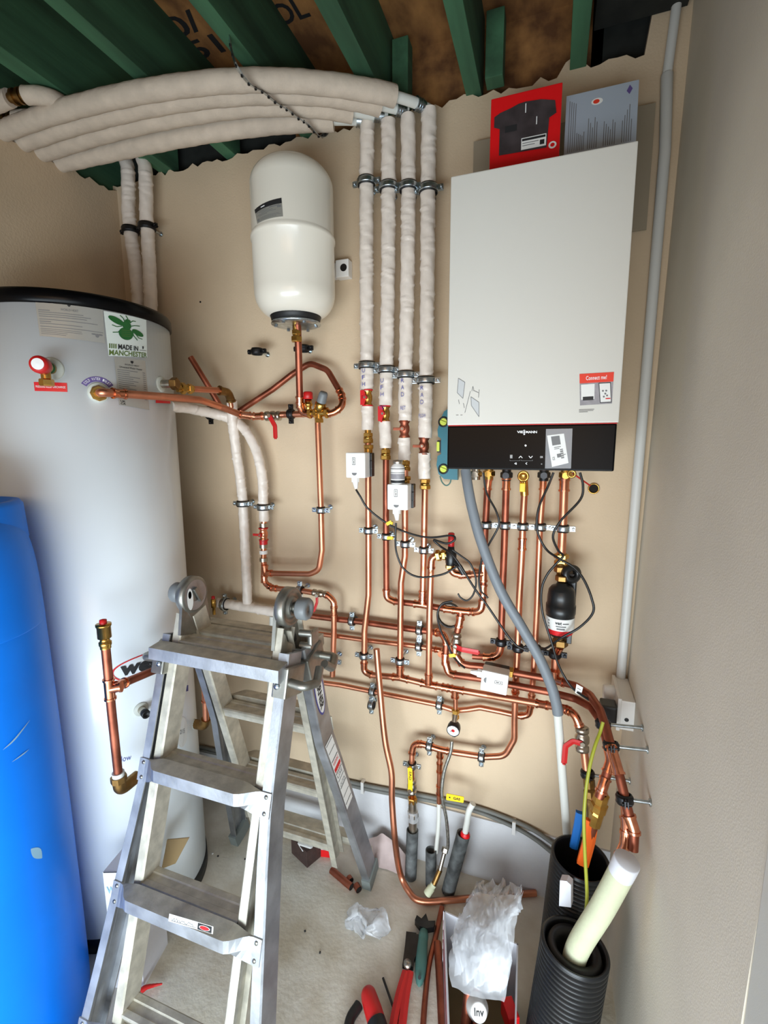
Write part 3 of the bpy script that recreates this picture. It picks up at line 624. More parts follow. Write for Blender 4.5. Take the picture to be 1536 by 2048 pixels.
# rating plate
f = tmap((238, 810), (298, 820), (290, 722), (228, 714)); mb = MB(); patch(mb, f, 'silverlabel', n=5)
shield(mb, lambda u, v, h=0.: f(u, v, .0006), .52, .93, .045, .03); text(mb, 'WORLD HEAT', f, 'ink', (.28, .855, .75, .885)); text(mb, 'Unvented Water Heater', f, 'ink', (.12, .79, .85, .83))
lines(mb, f, [(.05, random.uniform(.3, .75), .74 - .042 * k, .013) for k in range(14)] + [(.85, .95, .74 - .042 * k, .013) for k in range(14)])
text(mb, 'UK', f, 'ink', (.05, .07, .2, .11), bold=.02); text(mb, 'CA', f, 'ink', (.05, .02, .2, .06), bold=.02); child(mb, 'rating_plate', tank, 'silver rating plate')
# red labels
f = tmap((70, 782), (135, 784), (134, 766), (68, 764)); mb = MB(); patch(mb, f, 'red', n=4); text(mb, 'PRESSURE RELIEF DISCHARGE', f, 'white_ink', (.05, .38, .95, .62)); child(mb, 'red_label', tank, 'red strip label')
f = tmap((311, 806), (340, 807), (340, 798), (311, 797)); mb = MB(); patch(mb, f, 'red', n=3); child(mb, 'red_label', tank, 'small red label at the right edge')
# fittings through the jacket
def boss(px, py, r=.026, m='grommet'):
    ph, z = tank_pt(px, py); d = tdir(ph); o = TP(ph, z); mb = MB(); mb.lathe([(r, -.006), (r, .002), (r * .92, .005), (0, .005)], o, d, m, 32); child(mb, 'grommet', tank, 'pale plastic grommet'); return o, d
o, d = boss(103, 738, .030)
v = empty('relief_valve', 'red capped brass relief valve on the upper front of the cylinder', 'valve', o)
mb = MB(); mb.lathe([(0, .004), (.014, .004), (.015, .014), (.012, .018), (.012, .030), (.016, .034), (.016, .05), (0, .05)], o, d, 'brass', 20); q = o + d * .042; mb.tube([q, q + Vector((0, 0, -.038))], .0115, 'brass', 16); hexnut(mb, q + Vector((0, 0, -.04)), (0, 0, 1), .017, .018); child(mb, 'body', v)
mb = MB(); mb.lathe([(0, .014), (.0145, .014), (.0155, .02), (.0145, .026), (0, .026)], o, d, 'green_ink', 20); child(mb, 'green_ring', v, 'green ring')
mb = MB(); mb.lathe([(0, .05), (.017, .05), (.022, .058), (.022, .078), (.019, .086), (0, .086)], o, d, 'redplastic', 24); mb.lathe([(.014, .0865), (0, .0875)], o, d, 'white_ink', 24); child(mb, 'cap', v, 'red cap with white face')
o1, d1 = boss(197, 785, .027)
f = tmap((168, 770), (226, 770), (226, 750), (168, 750)); mb = MB()
c = tank_pt(197, 787)
def arcp(a, r, h=0.): return TP(c[0] + r * math.sin(a) / TR, c[1] + r * math.cos(a), .0012 + h)
vs = [arcp(-1.0 + 2.0 * k / 16, rr) for k in range(17) for rr in (.032, .046)]
mb.add(vs, [[2 * k, 2 * k + 1, 2 * k + 3, 2 * k + 2] for k in range(16)], 'purple')
for k, ch in enumerate('COLD WATER INLET'):
    if ch == ' ': continue
    a0 = -.9 + 1.8 * k / 16; text(mb, ch, lambda u, v_, h=0., a0=a0: arcp(a0 + u * .08, .036 + v_ * .007, .0006), 'white_ink', bold=.01)
child(mb, 'arched_label', tank, 'purple arched label')
ph, z = tank_pt(197, 787); o = TP(ph, z); d = tdir(ph)
e = o + d * .045
pts = [e, e + Vector((.03, .02, -.002))]
cold = [o + d * .004, o + d * .040, W(236, 787, 1.02), W(320, 793, 1.13), W(400, 800, 1.27), W(440, 813, 1.36), W(480, 829, 1.43), W(510, 833, 1.465), W(570, 829, 1.48), W(612, 828, 1.48)]
pipe('copper_pipe', 'copper pipe running from the cylinder cold inlet across to the mixing valve', cold, raw=True, bend=.02, r=.0115, fit=[('coupling', tuple(W(240, 787, 1.02))), ('coupling', tuple(W(516, 832, 1.468))), ('coupling', tuple(W(490, 831, 1.445)))])
mb = MB(); mb.lathe([(0, .002), (.021, .002), (.022, .010), (.018, .016), (.013, .016), (.013, .026), (0, .026)], o, d, 'brass', 8, smooth=False); tag(mb.build('brass_union'), 'gold brass union where the copper pipe enters the cylinder front', 'union')
# outlet at the right edge
o, d = boss(322, 768, .024)
v = empty('relief_outlet', 'grey brown threaded outlet on the right edge of the cylinder', 'outlet', o); mb = MB(); mb.tube([o, o + d * .035], .013, 'nickel', 16); hexnut(mb, o + d * .045, d, .019, .022, 'bronze'); child(mb, 'body', v)
q0 = W(366, 777, 1.27); root, P = pipe('copper_pipe', 'short copper pipe from brass compression nuts to the elbow on the insulated riser', [q0, W(440, 781, 1.40), W(456, 785, 1.43), W(462, 800, 1.45), W(464, 822, 1.46)], raw=True, r=.0105, bend=.02, m='copper', fit=[])
mb = MB(); dd = (P[3] - P[0]).normalized(); hexnut(mb, q0, dd, .019, .016); hexnut(mb, q0 + dd * .024, dd, .0165, .016); mb.tube([q0 - dd * .02, q0 + dd * .035], .013, 'brass', 14); child(mb, 'compression_nut', root)
child(fitting(P, W(457, 786, 1.43), .07, .013, 'bronze'), 'elbow', root, 'dull brass elbow')
# insulated branches from the cylinder
P = spline([W(a, b, c) for a, b, c in ((464, 800, 1.46), (466, 850, 1.48), (473, 905, 1.50), (481, 960, 1.505), (486, 1010, 1.505), (490, 1090, 1.505), (493, 1150, 1.505), (495, 1206, 1.505))], 8)
root = empty('insulated_pipe', 'long white insulated riser from the brass elbow down behind the ladder', 'pipe', P[0]); mb = MB(); insul(P, .0185, mb, 'wrap', .06); child(mb, 'insulation', root)
P = spline([W(a, b, c) for a, b, c in ((340, 812, 1.26), (380, 817, 1.36), (425, 827, 1.45), (462, 838, 1.49), (492, 862, 1.50), (512, 900, 1.505), (524, 950, 1.505), (527, 1014, 1.505), (528, 1042, 1.505))], 8)
root = empty('insulated_pipe', 'curved white insulated pipe bending down from the cylinder to a red valve', 'pipe', P[0]); mb = MB(); insul(P, .0185, mb, 'wrap', .06); child(mb, 'insulation', root)
mb = MB(); mb.tube([P[-1], W(527, 1165, 1.505)], .0105, 'copper_fit', 12)
for yy, m_ in ((1050, 'nickel'), (1085, 'red'), (1092, 'nickel'), (1104, 'wplastic'), (1119, 'nickel')):
    c = W(527, yy, 1.505); mb.tube([c + Vector((0, 0, -.007)), c + Vector((0, 0, .007))], .0155, m_, 20)
child(mb, 'tube', root)
b, h = mini_valve(W(527, 1068, 1.505), 1, 'redplastic', False, 'copper_fit', .05); vo = child(b, 'valve_body', root); child(h, 'valve_handle', vo, 'red lever')
P = spline([W(a, b, c) for a, b, c in ((436, 1205, 1.505), (480, 1212, 1.505), (540, 1222, 1.505), (585, 1231, 1.505))], 8)
root = empty('insulated_pipe', 'horizontal white insulated pipe low on the wall behind the ladder top', 'pipe', P[0]); mb = MB(); insul(P, .0195, mb, 'wrap', .06); child(mb, 'insulation', root)
pipe('white_pipe', 'thin white plastic pipe dropping behind the ladder with a red ring', [(545, 1232), (543, 1300), (540, 1400), (538, 1500)], Y=1.51, r=.0115, m='wpipe')
v = empty('air_vent', 'small brass air vent with a red cap behind the left ladder hinge', 'vent', W(425, 1205, 1.47)); mb = MB(); c = W(427, 1205, 1.47)
mb.lathe([(.006, -.05), (.006, -.02), (.010, -.02), (.010, .012), (.006, .016), (0, .016)], c, (0, 0, 1), 'brass', 16); child(mb, 'body', v); mb = MB(); mb.lathe([(.007, .016), (.007, .026), (0, .028)], c, (0, 0, 1), 'redplastic', 12); child(mb, 'cap', v, 'red cap')
# lower front of cylinder: dark pipe with air vent
YA = .86
def A3(px, py, Y=YA): return W(px, py, Y)
pv = [A3(211, 1292, .86), A3(216, 1345, .86), A3(223, 1420, .86), A3(237, 1552, .865)]
root, P = pipe('copper_pipe', 'dark copper stand pipe in front of the cylinder with a tee and brass elbow', pv, raw=True, r=.0115, m='copper_dark', fit=[('tee', tuple(A3(219, 1378)), (.85, .5, .12))])
mb = MB(); q = P[-1]; mb.tube([q + Vector((0, 0, .012)), q + Vector((0, 0, -.004))], .016, 'wpipe', 16); mb.tube(fillet([q, q + Vector((0, 0, -.045)), q + Vector((0, .06, -.045))], .02), .017, 'bronze', 16); mb.tube([q, q - Vector((0, 0, .016))], .021, 'bronze', 8, smooth=False); child(mb, 'elbow', root, 'dull brass elbow into the cylinder')
pipe('copper_pipe', 'copper branch rising from the stand pipe tee towards the ladder', [A3(226, 1376), A3(262, 1360, .93), A3(320, 1336, 1.05), A3(358, 1322, 1.14)], raw=True, r=.0115, m='copper_dark', fit=[('coupling', tuple(A3(240, 1370, .888)))])
v = empty('air_vent', 'brass automatic air vent with red cap standing on the dark pipe', 'vent', pv[0]); mb = MB(); c = pv[0]
mb.lathe([(.0135, -.006), (.0135, .0), (.0155, .004), (.0155, .012), (.012, .014), (.012, .022), (.017, .024), (.017, .055), (.019, .056), (.019, .062), (0, .062)], c, (0, 0, 1), 'brass', 24); child(mb, 'body', v)
mb = MB(); mb.lathe([(.009, .062), (.009, .073), (0, .076)], c, (0, 0, 1), 'redplastic', 16); child(mb, 'cap', v, 'red cap')
f = tmap((222, 1380), (345, 1350), (345, 1290), (222, 1320)); mb = MB()
def rng(cx, cy, rx, ry, w, a0, a1, m):
    vs = []; n = 36
    for k in range(n + 1):
        a = a0 + (a1 - a0) * k / n
        for q_ in (1, 1 - w): vs.append(f(cx + rx * q_ * math.cos(a), cy + ry * (q_ if q_ == 1 else 1 - w * 1.4) * math.sin(a), .0004))
    mb.add(vs, [[2 * k, 2 * k + 1, 2 * k + 3, 2 * k + 2] for k in range(n)], m)
rng(.75, .55, .75, .50, .045, 1.4, 3.9, 'red')
fw = tmap((238, 1353), (326, 1329), (326, 1303), (238, 1328)); text(mb, 'west', lambda u, v, h=0.: fw(u, v, .0016), 'ink', (0, 0, 1, 1), bold=.05, shear=.03); child(mb, 'maker_logo', tank, 'bold black lettering in a red oval line')
o, d = boss(282, 1418, .022); v = empty('drain_cock', 'grey drain cock with a black end on the lower front of the cylinder', 'drain cock', o); mb = MB(); mb.tube([o, o + d * .028], .012, 'nickel', 20); child(mb, 'body', v); mb = MB(); mb.lathe([(.0125, .028), (.013, .045), (.008, .046), (.008, .040), (0, .040)], o, d, 'rubber', 20); child(mb, 'cap', v, 'black end')
f = tmap((352, 1498), (374, 1490), (374, 1430), (352, 1438)); mb = MB(); ell(mb, f, .5, .5, .5, .5, 'paper'); text(mb, '2115', f, 'ink', (.3, .45, .7, .6)); child(mb, 'round_sticker', tank, 'round white sticker')
f = tmap((366, 1384), (376, 1382), (376, 1370), (366, 1372)); mb = MB(); patch(mb, f, 'navy'); child(mb, 'blue_sticker', tank, 'tiny blue sticker')
f = tmap((228, 1528), (262, 1520), (262, 1506), (228, 1514)); mb = MB(); text(mb, 'flow', f, 'blueink', (0.3, .1, 1, .9), bold=-.01); child(mb, 'handwriting', tank, 'blue pen word')
o, d = boss(388, 1448, .018)
c0 = o + d * .03
root, P = pipe('copper_pipe', 'copper pipe with a tee rising from a brass elbow at the cylinder right edge', [W(412, 1440, 1.24), W(411, 1400, 1.24), W(409, 1335, 1.24)], raw=True, r=.011, m='copper', fit=[('tee', tuple(W(411, 1388, 1.24)), (.9, 0, 0))])
mb = MB(); q = P[0]; mb.tube(fillet([o + d * .004, q + Vector((-.01, 0, -.025)), q + Vector((0, 0, .004))], .03), .017, 'bronze', 14); child(mb, 'elbow', root, 'dull brass elbow')

# ================================================================== EXPANSION VESSEL
VC = Vector((-.797, 1.405, 0)); VR = .128
ves = empty('expansion_vessel', 'white expansion vessel hanging on the wall above the copper pipes', 'expansion vessel', VC + Vector((0, 0, 1.99)))
zb, zt = 2.026, 2.492
prof = [(.066, zb + .002)] + [(.066 + (VR - .066) * math.sin(a) , zb + .075 * (1 - math.cos(a))) for a in [PI / 2 * k / 10 for k in range(11)]]
zs = W(568, 441, VC.y - VR).z
prof += [(VR, zs - .012), (VR + .0035, zs - .009), (VR + .004, zs), (VR + .001, zs + .006), (VR, zs + .01)]
prof += [(VR * math.cos(a), zt - .085 + .085 * math.sin(a)) for a in [PI / 2 * k / 12 for k in range(13)]]
mb = MB(); mb.lathe(prof, VC, (0, 0, 1), 'vessel', 72); child(mb, 'shell', ves)
mb = MB(); mb.lathe([(.080, zb + .022), (.088, zb + .018), (.080, zb - .002), (.076, zb - .018), (0, zb - .018)], VC, (0, 0, 1), 'rubber', 48); child(mb, 'collar', ves, 'black rubber collar')
mb = MB(); mb.lathe([(0, zb - .016), (.0785, zb - .016), (.0795, zb - .021), (.055, zb - .024), (0, zb - .024)], VC, (0, 0, 1), 'zinc', 48); fl_ = child(mb, 'flange_plate', ves, 'silver flange plate')
for k in range(6):
    a = .4 + k * PI / 3; mb = MB(); c = VC + Vector((.065 * math.cos(a), .065 * math.sin(a), zb - .023)); hexnut(mb, c - Vector((0, 0, .003)), (0, 0, 1), .006, .006, 'zinc'); child(mb, 'bolt', fl_)
mb = MB(); mb.tube([VC + Vector((0, 0, zb - .02)), VC + Vector((0, 0, zb - .075))], .012, 'brass', 16); hexnut(mb, VC + Vector((0, 0, zb - .045)), (0, 0, 1), .016, .015); hexnut(mb, VC + Vector((0, 0, zb - .066)), (0, 0, 1), .019, .017); child(mb, 'brass_nut', ves, 'brass connection nut')
def vmap(bl, br, tr, tl):
    def hit(px, py):
        v = ray(px, py); ax, ay = EYE.x - VC.x, EYE.y - VC.y; A = v.x ** 2 + v.y ** 2; B = 2 * (ax * v.x + ay * v.y); C = ax * ax + ay * ay - VR ** 2
        p = EYE + v * ((-B - math.sqrt(max(0, B * B - 4 * A * C))) / (2 * A)); return math.atan2(p.x - VC.x, -(p.y - VC.y)), p.z
    c = [hit(*p) for p in (bl, br, tr, tl)]
    def f(u, v, h=0.):
        w = ((1 - u) * (1 - v), u * (1 - v), u * v, (1 - u) * v); ph = sum(a * b[0] for a, b in zip(w, c)); z = sum(a * b[1] for a, b in zip(w, c))
        return Vector((VC.x + (VR + .001 + h) * math.sin(ph), VC.y - (VR + .001 + h) * math.cos(ph), z))
    return f
f = vmap((515, 448), (566, 433), (563, 396), (510, 420)); mb = MB(); patch(mb, f, 'silverlabel', n=8, y1=.72); patch(mb, f, 'ink', n=8, y0=.72, h=.0003)
lines(mb, f, [(.08 + .1 * (k % 3), .5 + .1 * (k % 4), .64 - .07 * k, .02) for k in range(5)] + [(.6, .92, .62, .05), (.85, .97, .52, .12), (.05, .15, .08, .16), (.2, .9, .22, .015), (.2, .95, .16, .015), (.2, .8, .10, .015)])
patch(mb, f, 'white_ink', n=1, x0=.30, x1=.45, y0=.82, y1=.88, h=.0006); child(mb, 'label', ves, 'silver label with a black top band')
mb = MB(); c = W(686, 538, 1.545); mb.box((c.x, 1.553, c.z), (.048, .034, .056), 'wplastic', bev=.003); mb.box((c.x - .04, 1.56, c.z), (.04, .014, .05), 'wplastic'); child(mb, 'wall_bracket', ves, 'white wall bracket')
mb = MB(); mb.tube([(c.x + .006, 1.535, c.z + .001), (c.x + .006, 1.54, c.z + .001)], .012, 'hole_dark', 20); child(mb, 'bolt_hole', ves)

# ================================================================== MIXING VALVE GROUP
c = W(638, 826, 1.475); g = empty('mixing_valve', 'brass inlet control valve with a red cap and a tilted grey cap', 'valve', c)
mb = MB(); mb.tube([c + Vector((-.042, 0, 0)), c + Vector((.04, 0, 0))], .0125, 'brass', 20); mb.tube([c + Vector((0, 0, .01)), c + Vector((0, 0, -.028))], .0125, 'brass', 20)
for s in (-.034, -.012, .03): hexnut(mb, c + Vector((s, 0, 0)), (1, 0, 0), .0185, .013)
hexnut(mb, c + Vector((0, 0, -.026)), (0, 0, 1), .016, .014); child(mb, 'body', g)
a = Vector((.42, -.25, .88)).normalized(); mb = MB(); mb.lathe([(.014, 0), (.019, .008), (.0195, .028), (.016, .034), (.0, .034)], c + Vector((0, 0, .006)), a, 'brass', 24); child(mb, 'bonnet', g)
mb = MB(); mb.lathe([(.0165, .034), (.0150, .064), (.012, .070), (0, .070)], c + Vector((0, 0, .006)), a, 'greyplastic', 24); child(mb, 'cap', g, 'tilted grey cap')
q = W(617, 820, 1.475); mb = MB(); mb.lathe([(.011, 0), (.011, .012), (.015, .014), (.015, .022), (.0125, .024), (.0125, .036), (0, .036)], q, (0, 0, 1), 'brass', 20); child(mb, 'relief_stem', g)
mb = MB(); mb.lathe([(.0135, .036), (.0165, .038), (.0165, .058), (.013, .062), (0, .062)], q, (0, 0, 1), 'redplastic', 20); child(mb, 'cap', g, 'red cap')
def ball_valve(px, py, Y, axis, label, hpts, hm='redplastic', r=.0155, body='nickel', L=.062, raw=None, txt=None, hw=.011):
    c = Vector(raw) if raw else W(px, py, Y); ax = Vector(axis).normalized(); g = empty('ball_valve', label, 'valve', c); mb = MB()
    mb.lathe([(0, -L / 2), (r * .8, -L / 2), (r * 1.1, -L * .46), (r * 1.1, -L * .3), (r * .85, -L * .27), (r * .9, -L * .2), (r * 1.15, -L * .1), (r * 1.15, L * .1), (r * .9, L * .2), (r * .85, L * .27), (r * 1.1, L * .3), (r * 1.1, L * .46), (r * .8, L / 2), (0, L / 2)], c, ax, body, 20)
    H = [W(*p) if len(p) == 3 else W(p[0], p[1], c.y - .03) for p in hpts]
    mb.tube([c, c + Vector((0, -.026, 0))], .006, body, 12); hexnut(mb, c + Vector((0, -.026, 0)), (0, 1, 0), .008, .007, body); child(mb, 'body', g)
    mb = MB(); h0 = c + Vector((0, -.024, 0)); P = fillet([h0] + H, .012); mb.tube(P, 1, hm, prof=[(-hw * .2, -hw), (hw * .2, -hw), (hw * .28, 0), (hw * .2, hw), (-hw * .2, hw)], up=(0, -1, 0)); mb.tube([P[-1], P[-1] + (P[-1] - P[-2]).normalized() * .004], hw * .6, hm, 10)
    ho = child(mb, 'handle', g, 'red lever handle' if hm == 'redplastic' else None)
    return g, c, H, ho
ball_valve(546, 832, 1.472, (1, 0, 0), 'ball valve with a drooping red lever left of the mixing valve', [(550, 852, 1.445), (551, 876, 1.445)], hw=.008)
ball_valve(640, 1187, 1.505, (1, .0, -.05), 'small nickel ball valve right above the ladder hinge', [(634, 1205, 1.48), (628, 1222, 1.48)], r=.012, hw=.005)
g, c, H, ho = ball_valve(913, 1287, 1.497, (0, 0, 1), 'nickel ball valve with a level red lever below the middle run', [(924, 1299, 1.465), (957, 1305, 1.462)], L=.08, hw=.0085)
ball_valve(1164, 1478, 1.395, (.05, -.1, -1), 'ball valve with a drooping red lever in the right corner', [(1146, 1482, 1.37), (1131, 1492, 1.365), (1128, 1526, 1.36)], r=.018, L=.075, hw=.008)
# gas valve with yellow lever
g, c, H, ho = ball_valve(824, 1572, 1.50, (0, 0, 1), 'gas valve with an upright yellow lever at the foot of the wall', [(821, 1566, 1.465), (820, 1536, 1.465)], hm='yellow', L=.06, hw=.0085)
mb = MB(); mb.tube([W(823, 1540, 1.5), W(824, 1600, 1.5)], .0105, 'copper_fit'); c2 = W(825, 1600, 1.495); hexnut(mb, c2, (0, 0, 1), .018, .022); child(mb, 'compression_nut', g)
mb = MB(); mb.tube([c2, W(826, 1668, 1.485)], .016, 'nickel', 16); mb.tube([W(826, 1620, 1.49), W(826, 1640, 1.49)], .020, 'clear', 16); hexnut(mb, W(826, 1628, 1.49), (0, 0, 1), .021, .02, 'nickel'); child(mb, 'coupling', g, 'silver coupling')
f = quadmap(W(816, 1566, 1.4605), W(816, 1538, 1.4605), W(825, 1538, 1.4605), W(825, 1566, 1.4605)); mb = MB(); text(mb, 'GAS', f, 'ink', (.2, .25, .8, .75)); child(mb, 'lettering', g)
mb = MB(); f = quadmap(W(892, 1600, 1.46), W(927, 1606, 1.46), W(928, 1594, 1.46), W(893, 1587, 1.46)); t = []
mb.prism([f(0, .1), f(0, .9), f(.04, 1), f(.96, 1), f(1, .9), f(1, .1), f(.96, 0), f(.04, 0)], (0, .002, 0), 'yellow'); 
g = empty('warning_tag', 'yellow tag with small dark lettering beside the braided hose', 'tag', f(.5, .5)); child(mb, 'plate', g); mb = MB(); text(mb, 'GAS', f, 'ink', (.4, .3, .8, .7), bold=.03); mb.box(f(.2, .5, 0) + Vector((0, -.0006, 0)), (.005, .0006, .005), 'ink'); child(mb, 'lettering', g)
# bypass valve
c = W(902, 1112, 1.475); g = empty('bypass_valve', 'black bypass valve with a tall red cap amid the cables', 'valve', c)
mb = MB(); mb.tube([c + Vector((-.02, 0, 0)), c], .011, 'nickel', 16); mb.lathe([(.016, -.03), (.018, -.02), (.018, .01), (.012, .02), (.008, .045), (0, .045)], c, (0, 0, 1), 'black', 20); hexnut(mb, c + Vector((-.022, 0, 0)), (1, 0, 0), .016, .012); hexnut(mb, c + Vector((-.003, -.002, -.036)), (0, 0, 1), .015, .014); mb.tube(fillet([c + Vector((.0, 0, -.01)), c + Vector((.03, -.01, -.03)), c + Vector((.045, -.01, -.055))], .01), .009, 'black', 12); child(mb, 'body', g)
mb = MB(); mb.lathe([(.0085, .03), (.0105, .034), (.0105, .075), (.007, .078), (0, .078)], c, (0, 0, 1), 'redplastic', 20); child(mb, 'cap', g, 'red cap')
# pressure gauge
c = W(906, 1462, 1.46); ax = Vector((0, -.94, -.10)).normalized(); g = empty('pressure_gauge', 'round pressure gauge with a white dial hanging from the short copper tail', 'gauge', c)
mb = MB(); mb.lathe([(0, -.032), (.020, -.030), (.0225, -.02), (.0225, .0), (.0205, .002), (.0205, -.002), (0, -.002)], c, ax, 'black', 36); child(mb, 'case', g, 'black case')
mb = MB(); mb.lathe([(.0203, -.0015), (0, -.0012)], c, ax, 'white_ink', 36); mb.lathe([(.006, -.0008), (0, -.0004)], c, ax, 'redplastic', 20)
u = Vector((1, 0, 0)); w = u.cross(ax) * -1
for k in range(9):
    a = -2.3 + 4.6 * k / 8; dd = (u * math.sin(a) + w * math.cos(a)); mb.tube([c + dd * .016 + ax * -.0006, c + dd * .019 + ax * -.0006], .0005, 'ink', 6)
mb.tube([c + ax * .0002, c + (u * -.8 + w * -.3) * .013 + ax * .0002], .0007, 'ink', 6); child(mb, 'dial', g, 'white dial')
mb = MB(); t = c - ax * .02; mb.tube([t + Vector((0, 0, .018)), t + Vector((.001, .02, .05))], .009, 'nickel', 14); mb.tube([t + Vector((0, 0, -.018)), t + Vector((0, 0, -.035))], .006, 'nickel', 12); child(mb, 'stem', g)
pipe('braided_hose', 'thin braided steel hose looping down from the gauge to the floor sleeves', [(904, 1482, 1.475), (901, 1505, 1.47), (888, 1545, 1.46), (884, 1590, 1.45), (893, 1640, 1.45), (896, 1690, 1.45), (890, 1702, 1.45)], r=.006, m='braid', smooth=True, cat='hose')

# ================================================================== BOILER
YF = 1.21; X0, X1 = -.254, .146; Z0, Z1 = 1.556, 2.256; ZS = W(893, 851, YF).z
boi = empty('boiler', 'white wall hung boiler with a black control panel along its bottom', 'boiler', ((X0 + X1) / 2, 1.4, Z0))
mb = MB(); mb.box(((X0 + X1) / 2, 1.385, (Z0 + Z1) / 2 + .004), (X1 - X0 - .008, .31, Z1 - Z0 - .012), 'white', bev=.003); child(mb, 'casing', boi)
mb = MB(); mb.box(((X0 + X1) / 2, YF + .0125, (ZS + Z1) / 2), (X1 - X0, .025, Z1 - ZS - .001), 'white', bev=.0025)
fr = child(mb, 'front_panel', boi)
mb = MB(); mb.box(((X0 + X1) / 2 - .001, YF + .012, (Z0 + ZS) / 2), (X1 - X0 - .004, .024, ZS - Z0 - .002), 'gloss', bev=.004); cp = child(mb, 'control_panel', boi, 'gloss black control panel')
mb = MB(); mb.box(((X0 + X1) / 2, YF + .003, ZS - .0008), (X1 - X0 - .006, .006, .0022), 'redplastic'); child(mb, 'red_trim', cp, 'thin red line')
FP = lambda a, b, h=.0006: W(a, b, YF - h)
def fq(bl, br, tr, tl, h=.0006): return quadmap(*[FP(p[0], p[1], h) for p in (bl, br, tr, tl)])
f = fq((1034, 867), (1074, 867), (1074, 861), (1034, 861)); mb = MB(); text(mb, 'VIE', f, 'white_ink', (0, .1, .30, .9), bold=.03); text(mb, 'MANN', f, 'white_ink', (.44, .1, 1, .9), bold=.03); text(mb, 'S', f, 'white_ink', (.32, .35, .41, 1.2), bold=.04); text(mb, 'S', f, 'white_ink', (.32, -.5, .41, .4), bold=.04); child(mb, 'maker_lettering', cp, 'white lettering')
mb = MB(); f = fq((1020, 935), (1092, 935), (1092, 885), (1020, 885))
ell(mb, f, .44, .88, .028, .04, 'white_ink'); 
for k in range(3): patch(mb, f, 'white_ink', 0, .38 + .05 * k, .07, .40 + .05 * k, .0004)
ribbon(mb, f, [(.25, .38), (.30, .46), (.35, .38)], .018, 'white_ink', asp=1.4); ribbon(mb, f, [(.53, .46), (.58, .38), (.63, .46)], .018, 'white_ink', asp=1.4)
text(mb, 'OK', f, 'white_ink', (.84, .38, .92, .46)); ribbon(mb, f, [(.0, .31), (0, .27), (.28, .27), (.28, .31)], .01, 'greyink'); ribbon(mb, f, [(.32, .31), (.32, .27), (.63, .27), (.63, .31)], .01, 'greyink')
ribbon(mb, f, [(.18, .12), (.13, .16), (.18, .20), (.18, .12)], .016, 'white_ink'); ribbon(mb, f, [(.48, .12), (.44, .16), (.48, .20)], .016, 'white_ink'); ell(mb, f, .88, .14, .02, .03, 'greyink'); child(mb, 'touch_symbols', cp, 'small white symbols')
# energy label in its clear sleeve
mb = MB(); f = fq((1090, 937), (1142, 937), (1145, 857), (1092, 858), .001); patch(mb, f, 'clear', h=.0004); child(mb, 'clear_sleeve', cp, 'clear plastic sleeve')
mb = MB(); f = fq((1104, 934), (1137, 926), (1128, 867), (1094, 871), .002); patch(mb, f, 'paper'); patch(mb, f, 'greyink', .22, .66, .72, .95, .0004); lines(mb, f, [(.3, .7, .58, .02), (.3, .6, .53, .02), (.75, .92, .3, .02), (.4, .65, .25, .12)]); 
for k in range(9): patch(mb, f, 'ink', .62, .2 + .035 * k, .8, .2 + .035 * k + (.012 if k % 2 else .022), .0004)
text(mb, 'CE', f, 'ink', (.1, .2, .25, .3)); child(mb, 'label', cp, 'white label')
# front stickers
f = fq((1160, 811), (1224, 807), (1228, 744), (1159, 748)); mb = MB(); patch(mb, f, 'photo_grey'); patch(mb, f, 'orange_red', 0, .70, 1, 1, .0004); 
text(mb, 'Connect me!', lambda u, v, h=0.: f(u, v, .0008), 'white_ink', (.19, .79, .80, .92), bold=.01)
patch(mb, f, 'paper', .04, .18, .45, .66, .0004); patch(mb, f, 'ink', .09, .15, .42, .27, .0006)
ph_ = lambda u, v, h=0.: f(.58 + .33 * u - .0 * v + .06 * (1 - v), .05 + .62 * v, .0007)
patch(mb, ph_, 'ink', -.04, -.02, 1.04, 1.02); patch(mb, lambda u, v, h=0.: ph_(u, v) + Vector((0, -.0002, 0)), 'paper', .02, .02, .98, .98)
for a, b in ((.3, .6), (.6, .6), (.5, .45), (.35, .3), (.65, .35)): ell(mb, lambda u, v, h=0.: ph_(u, v) + Vector((0, -.0004, 0)), a, b, .09, .05, 'greyink')
patch(mb, lambda u, v, h=0.: ph_(u, v) + Vector((0, -.0004, 0)), 'red', .5, .16, .95, .22); child(mb, 'connect_sticker', fr, 'red headed printed sticker')
f = fq((1158, 826), (1190, 825), (1190, 817), (1158, 818)); mb = MB(); lines(mb, f, [(0, .95, .75, .12), (0, .9, .45, .12), (0, .55, .15, .12)]); child(mb, 'small_print', fr)
f = fq((912, 835), (962, 835), (962, 755), (912, 755)); mb = MB()
mb.add([f(.05, .62), f(.28, .48), f(.36, .88), f(.10, .98)], [[0, 1, 2, 3]], 'lightgrey'); mb.add([f(.62, .30), f(.92, .02), f(.92, .38), f(.60, .52)], [[0, 1, 2, 3]], 'lightgrey')
for pts in ([(.05, .62), (.28, .48), (.36, .88), (.10, .98), (.05, .62)], [(.62, .30), (.92, .02), (.92, .38), (.60, .52), (.62, .30)], [(.36, .12), (.58, .66)], [(.64, .66), (.68, .78), (.72, .66)], [(.90, .5), (.93, .7)], [(.1, .45), (.14, .34)], [(.3, .36), (.34, .24)], [(.7, .68), (.9, .62)], [(0, .06), (.10, .06)], [(.18, .06), (.26, .06)]):
    ribbon(mb, f, pts, .018, 'greyink', asp=.63)
child(mb, 'fitting_diagram', fr, 'grey line drawing')
